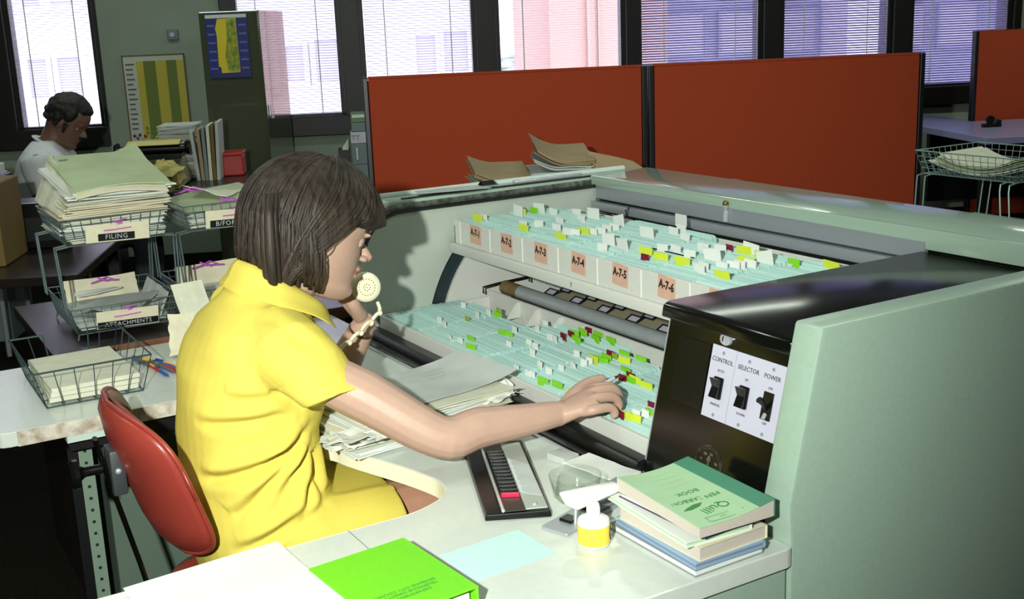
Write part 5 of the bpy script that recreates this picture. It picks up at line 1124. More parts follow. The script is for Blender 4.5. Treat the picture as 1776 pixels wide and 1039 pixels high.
# hair: a cap and many locks, one mesh
b = MB(); rgh = random.Random(5)
HL = lambda x, f, u: HT @ Vector((x, f, u))
rg = []
for u, f0, f1, hw in [(-0.085, -0.112, -0.030, 0.070), (-0.05, -0.125, -0.024, 0.080), (-0.02, -0.130, -0.012, 0.084), (0.01, -0.132, 0.006, 0.087), (0.035, -0.130, 0.050, 0.088), (0.055, -0.125, 0.098, 0.087), (0.078, -0.112, 0.103, 0.080), (0.100, -0.090, 0.086, 0.066), (0.116, -0.055, 0.052, 0.043), (0.125, -0.02, 0.018, 0.016)]:
    c, h = (f0+f1)/2, (f1-f0)/2
    rg.append([HL(hw*math.cos(a), c+h*math.sin(a), u) for a in [2*PI*i/32 for i in range(32)]])
b.rings(rg)
down = Vector((0, 0, -1))
def smooth01(t): t = max(0.0, min(1.0, t)); return t*t*(3-2*t)
def lock(al, lay, wd_):
    """one lock of hair from the crown, over the skull, then swept back to the ear or hanging"""
    k = 1.0 + 0.045*lay; deg = abs(math.degrees(al)); sgn = 1 if al > 0 else -1
    rx, ryf, ryb, rz, rzl = 0.088*k, 0.126*k, 0.136*k, 0.118*k, 0.150*k
    def E(e, a2):
        ce = math.cos(e) if e > 0 else math.cos(e)**0.45
        return HL(rx*ce*math.sin(a2) - 0.006*max(0, math.sin(e)), (ryf if math.cos(a2) > 0 else ryb)*ce*math.cos(a2) - 0.012, 0.012 + (rz if e > 0 else rzl)*math.sin(e))
    pts = []; j = rgh.uniform(-0.05, 0.05); R_ = math.radians
    if deg < 46:          # fringe, swept to her right and turned in above the brow
        for s in range(11):
            t = s/10; a2 = al + j*t + (0.50 if al > -0.35 else -0.25)*t**1.6
            pts.append(E(R_(86 + (14-86)*t), a2))
        a2 += 0.06; pts.append(HL(0.080*math.sin(a2), 0.112*math.cos(a2)-0.012, 0.028))
    elif deg < 100:       # swept back past the temple, ending in a curl under the ear
        tgt = R_(112 + 0.10*(deg-46)); a0 = abs(al); eend = -50 + rgh.uniform(-5, 3)
        for s in range(14):
            t = s/13; a2 = a0 + (tgt-a0)*smooth01((t-0.25)/0.75)*1.0 + j*t
            pts.append(E(R_(86 + (eend-86)*t), sgn*a2))
        q = pts[-1]; pts.append(q + hf2*0.012 - hu*0.012 - hx2*sgn*0.006); pts.append(q + hf2*0.022 - hu*0.010 - hx2*sgn*0.016)
    else:                 # hangs straight down and turns under
        for s in range(9):
            t = s/8; pts.append(E(R_(86 + (-2-86)*t), al + j*t))
        q = pts[-1]; bkk = max(0, -math.cos(al))
        zend = 1.018 + 0.070*bkk + rgh.uniform(-0.010, 0.010) + 0.010*lay
        L_ = max(0.02, q.z-zend); inw = (Vector((HC.x, HC.y-0.03, 0))-Vector((q.x, q.y, 0))); inw.normalize()
        dr = Vector((0, -0.16*bkk, 0))
        for f, g in ((0.2, -0.001), (0.4, -0.003), (0.6, -0.004), (0.8, 0.0), (0.93, 0.010), (1.0, 0.022)):
            pts.append(q + down*L_*f + inw*g*(1-0.8*bkk) + dr*L_*f + Vector((rgh.uniform(-1, 1), rgh.uniform(-1, 1), 0))*0.0012)
    n = len(pts); b.tube(pts, [wd_*(0.45+0.55*math.sin(PI*min(1, (i+1)/(n*0.6)))**0.7 if i < n*0.6 else 1.0-0.75*((i-n*0.6)/(n*0.4))**1.6) for i in range(n)], 6, True, 0.40, tuple((pts[4]-HC).normalized()))
for lay in (0, 0.7, 1.4, 2.0):
    na = 118
    for i in range(na):
        al = -PI + 2*PI*(i+0.5*rgh.random()+rgh.uniform(-0.3, 0.3))/na
        lock(al, lay + rgh.uniform(-0.35, 0.35), rgh.uniform(0.0048, 0.0078))
for i in range(900): lock(rgh.uniform(-PI, PI), rgh.uniform(1.5, 2.45), rgh.uniform(0.0018, 0.0030))
for x0_, y0_, dz_ in ((-1.965, 0.650, 0.0), (-1.975, 0.660, 0.006), (-1.958, 0.664, 0.010), (-1.955, 0.655, 0.004), (-1.962, 0.672, 0.016), (-1.985, 0.648, 0.016), (-2.0, 0.64, 0.03)):   # the long lock falling on the collar
    q = Vector((x0_, y0_, 1.18)); b.tube([q+Vector((-0.01, 0.01, 0.04)), q, q+Vector((0.004, -0.004, -0.06)), q+Vector((0.002, -0.004, -0.115)), q+Vector((-0.004, 0.002, -0.145+dz_))], [0.006, 0.009, 0.010, 0.009, 0.004], 8, True, 0.55, (1, -0.5, 0))
part('hair', b, 'hair_brown', wo, smooth='all')
b = MB(); b.ball(HT @ (Vector((0.0735, -0.004, -0.044))*HS), 0.0055, n=10, k=6); part('earring', b, 'tab_white', wo, smooth='all')
wd2 = (WL-EL).normalized(); wc = WL - wd2*0.020; wu = wd2.cross(Vector((0, 1, 0))).normalized(); wv = wd2.cross(wu)
b = MB(); b.tube([wc + 0.0255*(math.cos(2*PI*i/20)*wu + math.sin(2*PI*i/20)*wv) for i in range(21)], 0.0024, 6, flat=1.6, side=tuple(wd2)); part('bracelet', b, 'bracelet', wo, smooth='all')
# pen in her right hand
d_ = Vector((-0.027, 0.078, 0.005)).normalized(); p1_ = Vector((-1.7600, 1.2700, 0.8180)); p0_ = p1_ - d_*0.115
t = thing('pen', 'silver ball pen held between her right thumb and forefinger', 'pen', tuple(p1_))
b = MB(); b.tube([p0_, p1_-d_*0.022], 0.0042, 10); part('barrel', b, 'pen_silver', t, smooth=True)
b = MB(); b.tube([p1_-d_*0.022, p1_-d_*0.005, p1_], [0.0038, 0.0022, 0.0006], 10); part('point', b, 'brass', t, smooth=True)
# telephone handset with its coiled cord
t = thing('telephone_handset', 'cream telephone handset held to her mouth with a dotted mouthpiece', 'telephone', tuple(H0))
X1 = Vector((1, 0, 0)); cap_n = (-out)
b = MB(); limb(b, [H0+ha*-0.012+out*0.002, H0+ha*0.03+out*0.006, H0+ha*0.075+out*0.008, H0+ha*0.13+out*0.006, H0+ha*0.172+out*0.0], [0.017, 0.0165, 0.0155, 0.0165, 0.017], 14, 5, 0.9); part('handle', b, 'phone_cream', t, smooth='all')
def cap(name, c, r):
    b = MB(); b.lathe([(r*0.5, -0.040), (r*0.86, -0.030), (r*0.97, -0.012), (r, -0.004), (r*0.985, 0.003), (r*0.92, 0.007), (r*0.7, 0.0085), (0.0, 0.009)], c, 36, cap_n); return part(name, b, 'phone_cream', t, smooth='all')
mp = cap('mouthpiece', Mc, 0.0305); cap('earpiece', Ec, 0.028)
u1 = (Vector((0, 0, 1)) - cap_n*cap_n.z).normalized(); v1 = cap_n.cross(u1); b = MB()
for r_, n_ in ((0.0165, 18), (0.0065, 8), (0.0001, 1)):
    for i in range(n_):
        a = 2*PI*i/n_; c = Mc + cap_n*(0.0086 if r_ < 0.012 else 0.0083) + r_*(math.cos(a)*u1 + math.sin(a)*v1); b.cyl(c, c+cap_n*0.0008, 0.0011, 6)
part('holes', b, 'dark_dot', mp)
b = MB(); cpts = []
ctrl = [Vector(p) for p in [(-2.075, 0.904, 0.963), (-2.06, 0.901, 0.948), (-2.05, 0.884, 0.937), (-2.05, 0.866, 0.926), (-2.055, 0.85, 0.91), (-2.06, 0.831, 0.897), (-2.07, 0.812, 0.876), (-2.1, 0.786, 0.828)]]
N = 150
for i in range(N+1):
    t_ = i/N*(len(ctrl)-1); k = min(int(t_), len(ctrl)-2); f = t_-k
    p0, p1, p2, p3 = ctrl[max(k-1, 0)], ctrl[k], ctrl[k+1], ctrl[min(k+2, len(ctrl)-1)]
    c = 0.5*((2*p1)+(p2-p0)*f+(2*p0-5*p1+4*p2-p3)*f*f+(3*p1-p0-3*p2+p3)*f**3)
    amp = 0.0068*min(1, max(0, (i-16)/16)); ph = 2*PI*i/27
    cpts.append(c + Vector((math.cos(ph)*amp, math.sin(ph)*amp*0.8, math.sin(ph)*amp*0.9)))
b.tube(cpts, 0.0039, 8); part('cord', b, 'phone_cream', t, smooth='all')
# ------------------------------------------------------------------ the man at the far desk
ma = thing('person', 'dark haired man in a white shirt bent over the desk by the window', 'person', tuple(W(-1.58, 5.9, 0)))
MS = 1.06; tm = math.radians(33); MC = W(-1.475, 5.9, 1.112)
mf = ws*math.cos(tm) + Vector((0, 0, -math.sin(tm))); mu = ws*math.sin(tm) + Vector((0, 0, math.cos(tm))); mr = -wm
ty = math.radians(8); mf2 = mf*math.cos(ty) + mr*math.sin(ty); mr2 = mr*math.cos(ty) - mf*math.sin(ty)
MT = Matrix(((mr2.x, mf2.x, mu.x, MC.x), (mr2.y, mf2.y, mu.y, MC.y), (mr2.z, mf2.z, mu.z, MC.z), (0, 0, 0, 1)))
def mring(mbx, rows, ex=0.85, n=28):    # (z, s back, s front, half width)
    rg = []
    for z, s0, s1, hw in rows:
        c, h = (s0+s1)/2, (s1-s0)/2
        rg.append([W(c+h*math.copysign(abs(math.cos(a))**ex, math.cos(a)), 5.9+hw*math.copysign(abs(math.sin(a))**ex, math.sin(a)), z) for a in [2*PI*i/n for i in range(n)]])
    mbx.rings(rg)
b = MB(); head(b, MT, W(-1.585, 5.9, 0.96), MS, 0.056)
mring(b, [(0.46, -1.76, -1.53, 0.16), (0.55, -1.75, -1.52, 0.165), (0.70, -1.745, -1.50, 0.155), (0.82, -1.74, -1.47, 0.165), (0.90, -1.72, -1.465, 0.170), (0.94, -1.69, -1.49, 0.14), (0.965, -1.655, -1.53, 0.08)])
arms = []
for s in (-1, 1):
    S_, E_, Wr_ = W(-1.59, 5.9+s*0.185, 0.925), W(-1.555, 5.9+s*0.225, 0.775) if s < 0 else W(-1.50, 5.9+s*0.225, 0.775), W(-1.34, 5.88+s*0.085, 0.778)
    arms.append((S_, E_)); limb(b, [W(-1.59, 5.9+s*0.12, 0.93), S_, E_, E_.lerp(Wr_, 0.4), Wr_], [0.038, 0.042, 0.044, 0.042, 0.028], 12, 4)
    hd = (Wr_-E_).normalized(); limb(b, [Wr_, Wr_+hd*0.05, Wr_+hd*0.085], [0.03, 0.036, 0.03], 10, 3, 0.5, (0, 0, 1))
    for q in range(4):
        o_ = wm*(0.021*(q-1.5)); limb(b, [Wr_+hd*0.085+o_, Wr_+hd*0.125+o_+Vector((0, 0, 0.004)), Wr_+hd*0.15+o_-Vector((0, 0, 0.012))], [0.0095, 0.009, 0.0075], 8, 3)
    limb(b, [Wr_+hd*0.02-wm*s*0.028, Wr_+hd*0.06-wm*s*0.05, Wr_+hd*0.095-wm*s*0.048], [0.013, 0.011, 0.009], 8, 3)
    x = 5.9+s*0.10; limb(b, [W(-1.62, x, 0.53), W(-1.40, x, 0.54), W(-1.18, x, 0.53), W(-1.17, x, 0.30), W(-1.20, x, 0.09)], [0.09, 0.08, 0.058, 0.052, 0.04], 12, 4)
    limb(b, [W(-1.21, x, 0.05), W(-1.14, x, 0.04), W(-1.05, x, 0.03)], [0.042, 0.038, 0.028], 10, 3)
finish('body', remesh(b, 0.006, 4), ['man_skin', 'lip', 'brow', 'man_trousers'], ma, lambda c: 3 if c.z < 0.735 else 0)
b = MB(); mring(b, [(0.70, -1.765, -1.485, 0.172), (0.82, -1.758, -1.455, 0.185), (0.90, -1.738, -1.45, 0.200), (0.95, -1.712, -1.470, 0.205), (0.985, -1.685, -1.505, 0.165), (1.01, -1.665, -1.52, 0.11), (1.025, -1.65, -1.525, 0.075)])
for S_, E_ in arms: b.tube([S_.lerp(E_, -0.2), S_, S_.lerp(E_, 0.45), S_.lerp(E_, 0.92)], [0.076, 0.082, 0.075, 0.068], 16)
finish('shirt', remesh(b, 0.008, 6), ['man_shirt'], ma)
b = MB(); cc = W(-1.575, 5.9, 0.992); b.tube([cc + ws*0.062*math.cos(a) + wm*0.062*math.sin(a) + Vector((0, 0, 0.020-0.030*math.cos(a))) for a in [2*PI*i/24 for i in range(25)]], 0.017, 8, flat=0.35, side=(0.3, 0.3, 1)); part('collar', b, 'man_shirt', ma, smooth='all')
b = MB(); rr_ = random.Random(9)
for i in range(420):
    a = rr_.uniform(-PI, PI); e = rr_.uniform(-0.5, 1.5)
    if abs(a) < 1.15 and e < 0.62: continue
    if abs(a) < 1.7 and e < 0.05: continue
    k = 1.02; q = Vector((0.080*math.cos(e)*math.sin(a), (0.098 if abs(a) < PI/2 else 0.102)*math.cos(e)*math.cos(a)-0.004, 0.022+0.098*math.sin(e)))
    b.ball(MT @ (q*MS), rr_.uniform(0.011, 0.018), n=8, k=6)
rg = []
b.ball(MT @ Vector((0, -0.008, 0.035)), 0.080, 0.10, 0.092, 20, 14, MT.to_3x3() @ Matrix.Rotation(0.35, 3, 'X'))
finish('hair', remesh(b, 0.0055, 8), ['man_hair'], ma)
EYL[0] = 'man_skin'; eyes(ma, MT, MS)
b = MB(); b.ball(MT @ (Vector((0, 0.091, -0.043))*MS), 0.026, 0.008, 0.006, 12, 8, MT.to_3x3()); part('moustache', b, 'man_hair', ma, smooth='all')
for s in (-1, 1):
    b = MB(); b.tube([MT @ (Vector((s*0.069, 0.022, 0.0))*MS), MT @ (Vector((s*0.066, 0.024, -0.045))*MS)], [0.012, 0.007], 8, flat=0.5, side=tuple(mr2)); part('sideburn', b, 'man_hair', ma, smooth='all')
# ================================================================== BEHIND THE MACHINE
mk('board_pale', (196, 204, 190), rough=0.7); mk('chart_yellow', (196, 186, 74), rough=0.8); mk('chart_olive', (112, 128, 62), rough=0.8)
mk('poster_blue', (36, 44, 112), rough=0.4); mk('poster_yellow', (206, 186, 36), rough=0.4); mk('poster_green', (70, 120, 50), rough=0.4, rgb2=(170, 160, 40), vscale=40); mk('poster_strip', (92, 100, 158), rough=0.4)
mk('cabinet_green', (70, 76, 58), rough=0.14, var=0.06, vscale=6, coat=0.6)
mk('box_red', (176, 46, 34), rough=0.4); mk('box_olive', (112, 92, 40), rough=0.7, var=0.12, vscale=12); mk('file_grey', (110, 126, 128), rough=0.5)
mk('typewriter', (150, 150, 118), rough=0.4); mk('desk_blue', (150, 152, 190), rough=0.25); mk('kraft', (164, 144, 110), rough=0.85, var=0.12, vscale=16)
mk('file_green', (96, 140, 100), rough=0.5); mk('carton_yellow', (196, 186, 112), rough=0.8, var=0.1, vscale=9)
def wbox(b, s0, s1, d0, d1, z0, z1): b.box((s0, d0, z0), (s1, d1, z1), WT)
def screen(lab, s0, s1, d, zt, group=None):
    t = thing('partition_screen', lab, 'partition', W((s0+s1)/2, d, 0), WA, group)
    b = MB(); wbox(b, s0+0.022, s1-0.022, d-0.022, d+0.022, 0.10, zt-0.012); part('fabric_panel', b, 'partition_fabric', t, bevel=0.008, smooth=True)
    b = MB(); wbox(b, s0+0.022, s1-0.022, d-0.016, d+0.016, zt-0.012, zt-0.004); part('top_rail', b, 'partition_fabric', t)
    for s in (s0, s1-0.022):
        b = MB(); wbox(b, s, s+0.022, d-0.026, d+0.026, 0.02, zt-0.006); part('post', b, 'dark_frame', t, bevel=0.004)
        b = MB(); wbox(b, s-0.01 if s > s0 else s, s+0.022 if s > s0 else s+0.032, d-0.22, d+0.22, 0.0, 0.025); part('foot', b, 'dark_frame', t, bevel=0.004)
    return t
screen('left red fabric screen with the envelopes in front of it', -0.030, 1.098, 4.6, 1.315, 'red fabric screens')
screen('long middle red fabric screen joined to the right of the left one', 1.104, 2.262, 4.6, 1.315, 'red fabric screens')
screen('separate red fabric screen at the far right edge', 3.935, 5.2, 7.3, 1.325, 'red fabric screens')
# low cupboard behind the machine, with piles of old files on it
t = thing('low_cupboard', 'low grey green cupboard behind the machine carrying the old files', 'cupboard', W(0.85, 3.95, 0), WA)
b = MB(); wbox(b, 0.20, 1.34, 3.76, 4.15, 0.0, 0.83); part('body', b, 'machine_green', t, bevel=0.004)
b = MB(); wbox(b, 0.18, 1.36, 3.74, 4.17, 0.831, 0.850); part('top', b, 'machine_pale', t, bevel=0.004)
def pile(lab0, s, d, n, L, Wd, seed, a=0.0, mats=('kraft', 'paper_green'), curlup=0.0, grp='old files behind the machine'):
    z = 0.8505; rg = random.Random(seed)
    for i in range(n):
        th_ = rg.uniform(0.010, 0.016); p = W(s+rg.uniform(-0.012, 0.012), d+rg.uniform(-0.01, 0.01), 0); last = i == n-1
        lift = (lambda u, v: curlup*(max(0, 0.5-u)*2)**1.5 + 0.035*v) if last else ((lambda u, v: curlup*0.7*(max(0, 0.4-u)*2.5)**1.5) if i == n-2 else None)
        lab = '%s of the files in the %s' % ((['lowest'] + ['%s from the bottom' % w for w in ('second', 'third', 'fourth', 'fifth', 'sixth', 'seventh', 'eighth', 'ninth', 'tenth', 'eleventh', 'twelfth', 'thirteenth', 'fourteenth')])[i] if not last else 'topmost curling one', lab0)
        m_ = mats[0] if last else rg.choice(['paper_old', mats[1], 'paper_grey', 'paper_green'])
        bundle('paper_file', lab, p.x, p.y, z, L, Wd, WA+a+rg.uniform(-0.05, 0.05), th_, m_, seed*10+i, 0.003, 3, 'file', lift, grp); z += th_+0.0025
pile('short pile left of the tall pile', 0.420, 3.92, 9, 0.20, 0.22, 3, 0.05, ('kraft', 'paper_green'), 0.03)
pile('tall pile before the left red screen', 0.635, 3.95, 12, 0.20, 0.24, 4, -0.03, ('kraft', 'paper_grey'), 0.045)
for i in range(4):
    q = W(0.83+0.018*i, 3.86+0.012*i, 0)
    solo('envelope', sheet(q.x, q.y, 0.8515, 0.22, 0.03, WA-0.1, 0.003, 0.001, 70+i, 10, 6, lift=lambda u, v, i=i: (0.205-0.012*i-0.06*u-0.10*max(0, u-0.7))*v), 'kraft', ['front', 'second', 'third', 'rear'][i] + ' brown envelope of the four leaning right of the tall pile', 'envelope', 'brown envelopes behind the machine')
for i in range(3):
    q = W(1.14+0.06*i, 3.95, 0)
    solo('envelope', sheet(q.x, q.y, 0.8515+0.012*i, 0.20, 0.15, WA+0.2*i-0.2, 0.010, 0.004, 76+i, 10, 8, lift=lambda u, v: 0.028*u*(1-u)*4), 'kraft', ['lowest', 'middle', 'top'][i] + ' flat brown envelope low before the middle red screen', 'envelope', 'flat envelopes before the middle screen')
# loose paper and a bulldog clip on the rim of the machine
solo('paper_sheet', sheet(-2.735, 1.43, 1.066, 0.075, 0.20, -0.25, 0.0008, 0.001, 80), 'paper_grey', 'thin sheet lying on the left rim of the filing machine', 'paper')
b = MB(); b.hexa([(-2.745, 1.515, 1.0695), (-2.72, 1.515, 1.0695), (-2.72, 1.56, 1.0695), (-2.745, 1.56, 1.0695)], [(-2.736, 1.518, 1.080), (-2.730, 1.518, 1.080), (-2.730, 1.557, 1.080), (-2.736, 1.557, 1.080)]); solo('bulldog_clip', b, 'black_plastic', 'small black bulldog clip on the left rim of the filing machine', 'clip')
# ------------------------------------------------------------------ right-hand desk and baskets
t = thing('far_desk', 'bluish dark desk below the window at the far right', 'desk', W(4.3, 7.0, 0))
b = MB(); b.prism([(3.50, 6.30), (5.3, 6.15), (5.3, 7.25), (3.92, 7.25), (3.92, 7.95), (3.50, 7.95)], 0.70, 0.74, WT); part('top', b, 'desk_blue', t, bevel=0.003)
for s, d in ((3.55, 6.4), (3.55, 7.88), (5.2, 6.3)):
    b = MB(); wbox(b, s-0.02, s+0.02, d-0.02, d+0.02, 0, 0.70); part('leg', b, 'dark_frame', t)
b = MB(); wbox(b, 3.56, 5.24, 7.10, 7.14, 0.25, 0.70); part('modesty_panel', b, 'dark_frame', t)
t = thing('tape_dispenser', 'small black tape dispenser on the far right desk', 'tape dispenser', W(3.84, 6.85, 0.7405), WA)
b = MB(); b.prism([(-0.06, -0.02), (0.055, -0.02), (0.06, 0.0), (0.055, 0.02), (-0.06, 0.02)], 0, 0.022); part('base', b, 'black_plastic', t, local=True, bevel=0.003)
b = MB(); b.lathe([(0.026, -0.010), (0.026, 0.010)], (-0.012, 0, 0.045), 18, (0, 1, 0)); part('tape_roll', b, 'black_plastic', t, local=True, smooth=True)
b = MB(); b.hexa([(0.02, -0.012, 0.022), (0.055, -0.012, 0.022), (0.055, 0.012, 0.022), (0.02, 0.012, 0.022)], [(0.035, -0.012, 0.045), (0.058, -0.012, 0.04), (0.058, 0.012, 0.04), (0.035, 0.012, 0.045)]); part('cutter', b, 'black_plastic', t, local=True)
t = thing('side_table', 'dark table under the wire baskets on the right', 'table', (-1.95, 3.2, 0))
b = MB(); b.box((-2.55, 2.80, 0.70), (-1.2, 3.55, 0.735)); part('top', b, 'wood_dark', t, bevel=0.003)
for x in (-2.5, -1.25):
    for y in (2.85, 3.5):
        b = MB(); b.box((x-0.02, y-0.02, 0), (x+0.02, y+0.02, 0.70)); part('leg', b, 'dark_frame', t)
mk('wire_pale', (150, 176, 170), rough=0.4, metal=0.5)
bb = {}
for col, cx in (('left', -2.285), ('right', -1.885)):
    for row, z0 in rows:
        lab = {('left', 'upper'): 'upper wire basket with curled pale papers at the right edge', ('left', 'lower'): 'lower wire basket below the curled papers at the right edge', ('right', 'upper'): 'upper wire basket cut off by the right edge of the photo', ('right', 'lower'): 'lower wire basket at the right edge just above the machine top'}[(col, row)]
        t = thing('wire_basket', lab, 'wire basket', (cx, 3.085, z0), 0, 'wire baskets on the right')
        top, bot = basket(t, cx, 3.085, z0, 0.33, 0.26, 0.072, 0.020, 14, 11, 4, False, 'wire_pale')
        bb[(col, row)] = top
        if row == 'lower': feet(t, bot, 0.735, 'wire_pale')
        else: legs(t, bb[(col, 'lower')], bot, z0, 'wire_pale')
for i in range(3):
    bundle('paper_bundle', ['lowest', 'middle', 'top'][i] + ' curled bundle of pale papers in the right hand wire basket', -2.28, 3.085, 0.989+0.011*i, 0.31-0.03*i, 0.235, 0.04*i, 0.009, ['paper_white', 'paper_green', 'paper_old'][i], 171+i, 0.003, 3, group='curled papers in the right hand basket', lift=lambda u, v: 0.03*(2*u-1)**2)
flatp('paper_sheet', 'green paper in the basket cut off by the right edge', -1.885, 3.085, 0.990, 0.31, 0.24, 0.05, 'paper_green', 175, lambda u, v: 0.02*u, 0.004)
# ------------------------------------------------------------------ tall cabinet with calendar, chart board, thermostat
t = thing('tall_cabinet', 'tall grey green steel cabinet with a glossy side between wall and window', 'cabinet', W(-0.80, 7.25, 0), WA)
b = MB(); b.prism([(-0.985, 7.22), (-0.628, 7.18), (-0.540, 7.95), (-0.90, 7.99)], 0.0, 1.625, WT); part('body', b, 'cabinet_green', t, bevel=0.006)
TCB = frame(W(-0.8065, 7.1985, 1.41), ws*0.357-wm*0.04, Vector((0, 0, 1)))
b = MB(); b.box((-0.003, -1.38, 0.001), (0.003, 0.20, 0.004), TCB @ Matrix.Translation((0.168, 0, 0))); part('door_edge', b, 'cabinet_green', t)
b = MB(); b.cyl(W(-0.617, 7.26, 1.0), W(-0.617, 7.26, 1.06), 0.008, 8); b.ball(W(-0.605, 7.26, 0.985), 0.012, n=10, k=6); part('handle', b, 'chrome', t, smooth=True)
t = thing('wall_calendar', 'blue calendar poster with a yellow and green map on the tall cabinet', 'poster', tuple(W(-0.825, 7.19, 1.24)), WA)
PT = frame(W(-0.8235, 7.1945, 1.425), ws*0.357-wm*0.04, Vector((0, 0, 1)))
b = MB(); b.box((-0.124, -0.187, 0.002), (0.124, 0.187, 0.0035), PT); sh_ = part('sheet', b, 'poster_blue', t)
b = MB(); b.box((-0.122, 0.160, 0.0035), (0.122, 0.180, 0.004), PT); part('header', b, 'board_pale', sh_)
part('lettering', text_mb('MONDAY', 0.016, PT @ Matrix.Translation((0, 0.170, 0.0042)), 0.0001), 'poster_blue', sh_) if False else None
b = MB(); b.prism([(-0.052, 0.155), (0.058, 0.158), (0.060, -0.158), (-0.052, -0.160), (-0.052, -0.128), (-0.066, -0.120), (-0.062, 0.06), (-0.068, 0.10)], 0.0035, 0.0042, PT); part('map', b, 'poster_yellow', sh_)
b = MB(); b.prism([(0.000, 0.15), (0.056, 0.155), (0.058, -0.156), (-0.01, -0.15), (-0.022, -0.06), (-0.004, 0.03)], 0.0042, 0.0046, PT); part('map_land', b, 'poster_green', sh_)
for sx in (-1, 1):
    for i in range(6):
        b = MB(); b.box((sx*0.093-0.022, 0.112-0.050*i, 0.0035), (sx*0.093+0.022, 0.122-0.050*i, 0.0040), PT); part('month_strip', b, 'poster_strip', sh_)
t = thing('planning_board', 'yellow and olive striped planning board on the wall beside the cabinet', 'board', tuple(W(-1.43, 8.18, 0.8)), WA)
BT = frame(W(-1.440, 8.185, 1.085), ws, Vector((0.0, 0, 1)))
b = MB(); b.box((-0.200, -0.29, 0), (0.200, 0.285, 0.012), BT); bd_ = part('backing', b, 'board_pale', t)
for q in [((-0.206, -0.296, 0), (-0.198, 0.291, 0.016)), ((0.198, -0.296, 0), (0.206, 0.291, 0.016)), ((-0.206, 0.283, 0), (0.206, 0.291, 0.016)), ((-0.206, -0.296, 0), (0.206, -0.288, 0.016))]:
    b = MB(); b.box(*q, BT); part('frame', b, 'box_olive', t)
for x0_, x1_, m_ in ((-0.115, -0.068, 'chart_yellow'), (-0.068, 0.012, 'chart_olive'), (0.012, 0.083, 'chart_yellow'), (0.083, 0.150, 'chart_olive'), (0.150, 0.196, 'chart_yellow')):
    b = MB(); b.box((x0_, -0.27, 0.012), (x1_, 0.25, 0.0135), BT); part('stripe', b, m_, bd_)
for i in range(14):
    b = MB(); b.box((-0.185, 0.225-0.033*i, 0.012), (-0.185+rnd(0.035, 0.058), 0.236-0.033*i, 0.0135), BT); part('name_strip', b, 'grey_ink', bd_)
for i, (x, y, m_) in enumerate([(-0.175, -0.245, 'tab_maroon'), (-0.155, -0.262, 'pen_blue'), (-0.140, -0.240, 'tab_maroon'), (-0.120, -0.262, 'poster_yellow'), (-0.105, -0.250, 'tab_maroon'), (-0.085, -0.195, 'poster_green'), (-0.085, -0.225, 'poster_green'), (-0.060, -0.258, 'poster_green'), (-0.030, -0.262, 'poster_yellow'), (0.0, -0.25, 'pen_blue')]):
    b = MB(); b.lathe([(0.011, 0), (0.010, 0.009), (0, 0.011)], BT @ Vector((x, y, 0.012)), 12, tuple(-wm)); part('magnet', b, m_, bd_, smooth=True)
b = MB(); wbox(b, -1.66, -1.24, 8.13, 8.195, 0.765, 0.785); part('ledge', b, 'window_frame', t)
t = thing('thermostat', 'small grey thermostat box on the wall above the planning board', 'thermostat', tuple(W(-1.293, 8.17, 1.49)), WA)
b = MB(); wbox(b, -1.330, -1.258, 8.165, 8.199, 1.465, 1.535); part('case', b, 'file_grey', t, bevel=0.006)
b = MB(); b.lathe([(0.018, 0), (0.016, 0.010), (0, 0.011)], W(-1.297, 8.165, 1.50), 16, tuple(-wm)); part('dial', b, 'lilac_plate', t, smooth=True)
# ------------------------------------------------------------------ the man's desk and what is on it
t = thing('office_desk', 'dark desk by the window at which the man sits', 'desk', W(-1.0, 6.0, 0), WA)
b = MB(); wbox(b, -1.46, -0.50, 5.62, 6.62, 0.705, 0.738); part('top', b, 'wood_dark', t, bevel=0.003)
for s in (-1.43, -0.53):
    b = MB(); wbox(b, s-0.018, s+0.018, 6.05, 6.60, 0, 0.705); part('side', b, 'wood_dark', t)
    b = MB(); wbox(b, s-0.018, s+0.018, 5.64, 5.68, 0, 0.705); part('leg', b, 'wood_dark', t)
t = thing('chair', 'plain dark chair under the man by the window', 'chair', W(-1.64, 5.9, 0), WA)
b = MB(); wbox(b, -1.84, -1.40, 5.68, 6.12, 0.415, 0.455); part('seat', b, 'dark_frame', t, bevel=0.012)
b = MB(); wbox(b, -1.86, -1.825, 5.70, 6.10, 0.58, 0.86); part('backrest', b, 'dark_frame', t, bevel=0.012)
for s in (-1.84, -1.42):
    for d in (5.70, 6.10):
        b = MB(); b.cyl(W(s, d, 0), W(s, d, 0.60 if s < -1.8 else 0.416), 0.012, 8); part('leg', b, 'chrome', t, smooth=True)
t = thing('typewriter', 'old typewriter with paper over its carriage in front of the man', 'typewriter', W(-1.13, 6.2, 0.7385), WA)
b = MB(); b.hexa([W(s, d, 0.742) for s, d in ((-1.27, 6.05), (-0.98, 6.05), (-0.98, 6.34), (-1.27, 6.34))], [W(s, d, z) for s, d, z in ((-1.25, 6.07, 0.83), (-1.00, 6.07, 0.83), (-1.00, 6.32, 0.88), (-1.25, 6.32, 0.88))]); part('body', b, 'typewriter', t, bevel=0.01)
b = MB(); b.cyl(W(-1.315, 6.18, 0.925), W(-0.965, 6.18, 0.925), 0.022, 14); part('platen', b, 'black_plastic', t, smooth=True)
for s in (-1.318, -0.962):
    b = MB(); b.lathe([(0.034, -0.012), (0.039, 0), (0.034, 0.012)], W(s, 6.18, 0.930), 18, tuple(ws)); part('knob', b, 'black_plastic', t, smooth=True)
b = MB(); wbox(b, -1.29, -0.99, 6.11, 6.25, 0.880, 0.905); part('carriage', b, 'black_plastic', t, bevel=0.004)
b = MB(); b.grid(lambda u, v: W(-1.27+0.27*u, 6.15+0.10*v, 0.951+0.004*math.sin(v*3)+0.016*v), 6, 6, 0.002); part('paper', b, 'carton_yellow', t)
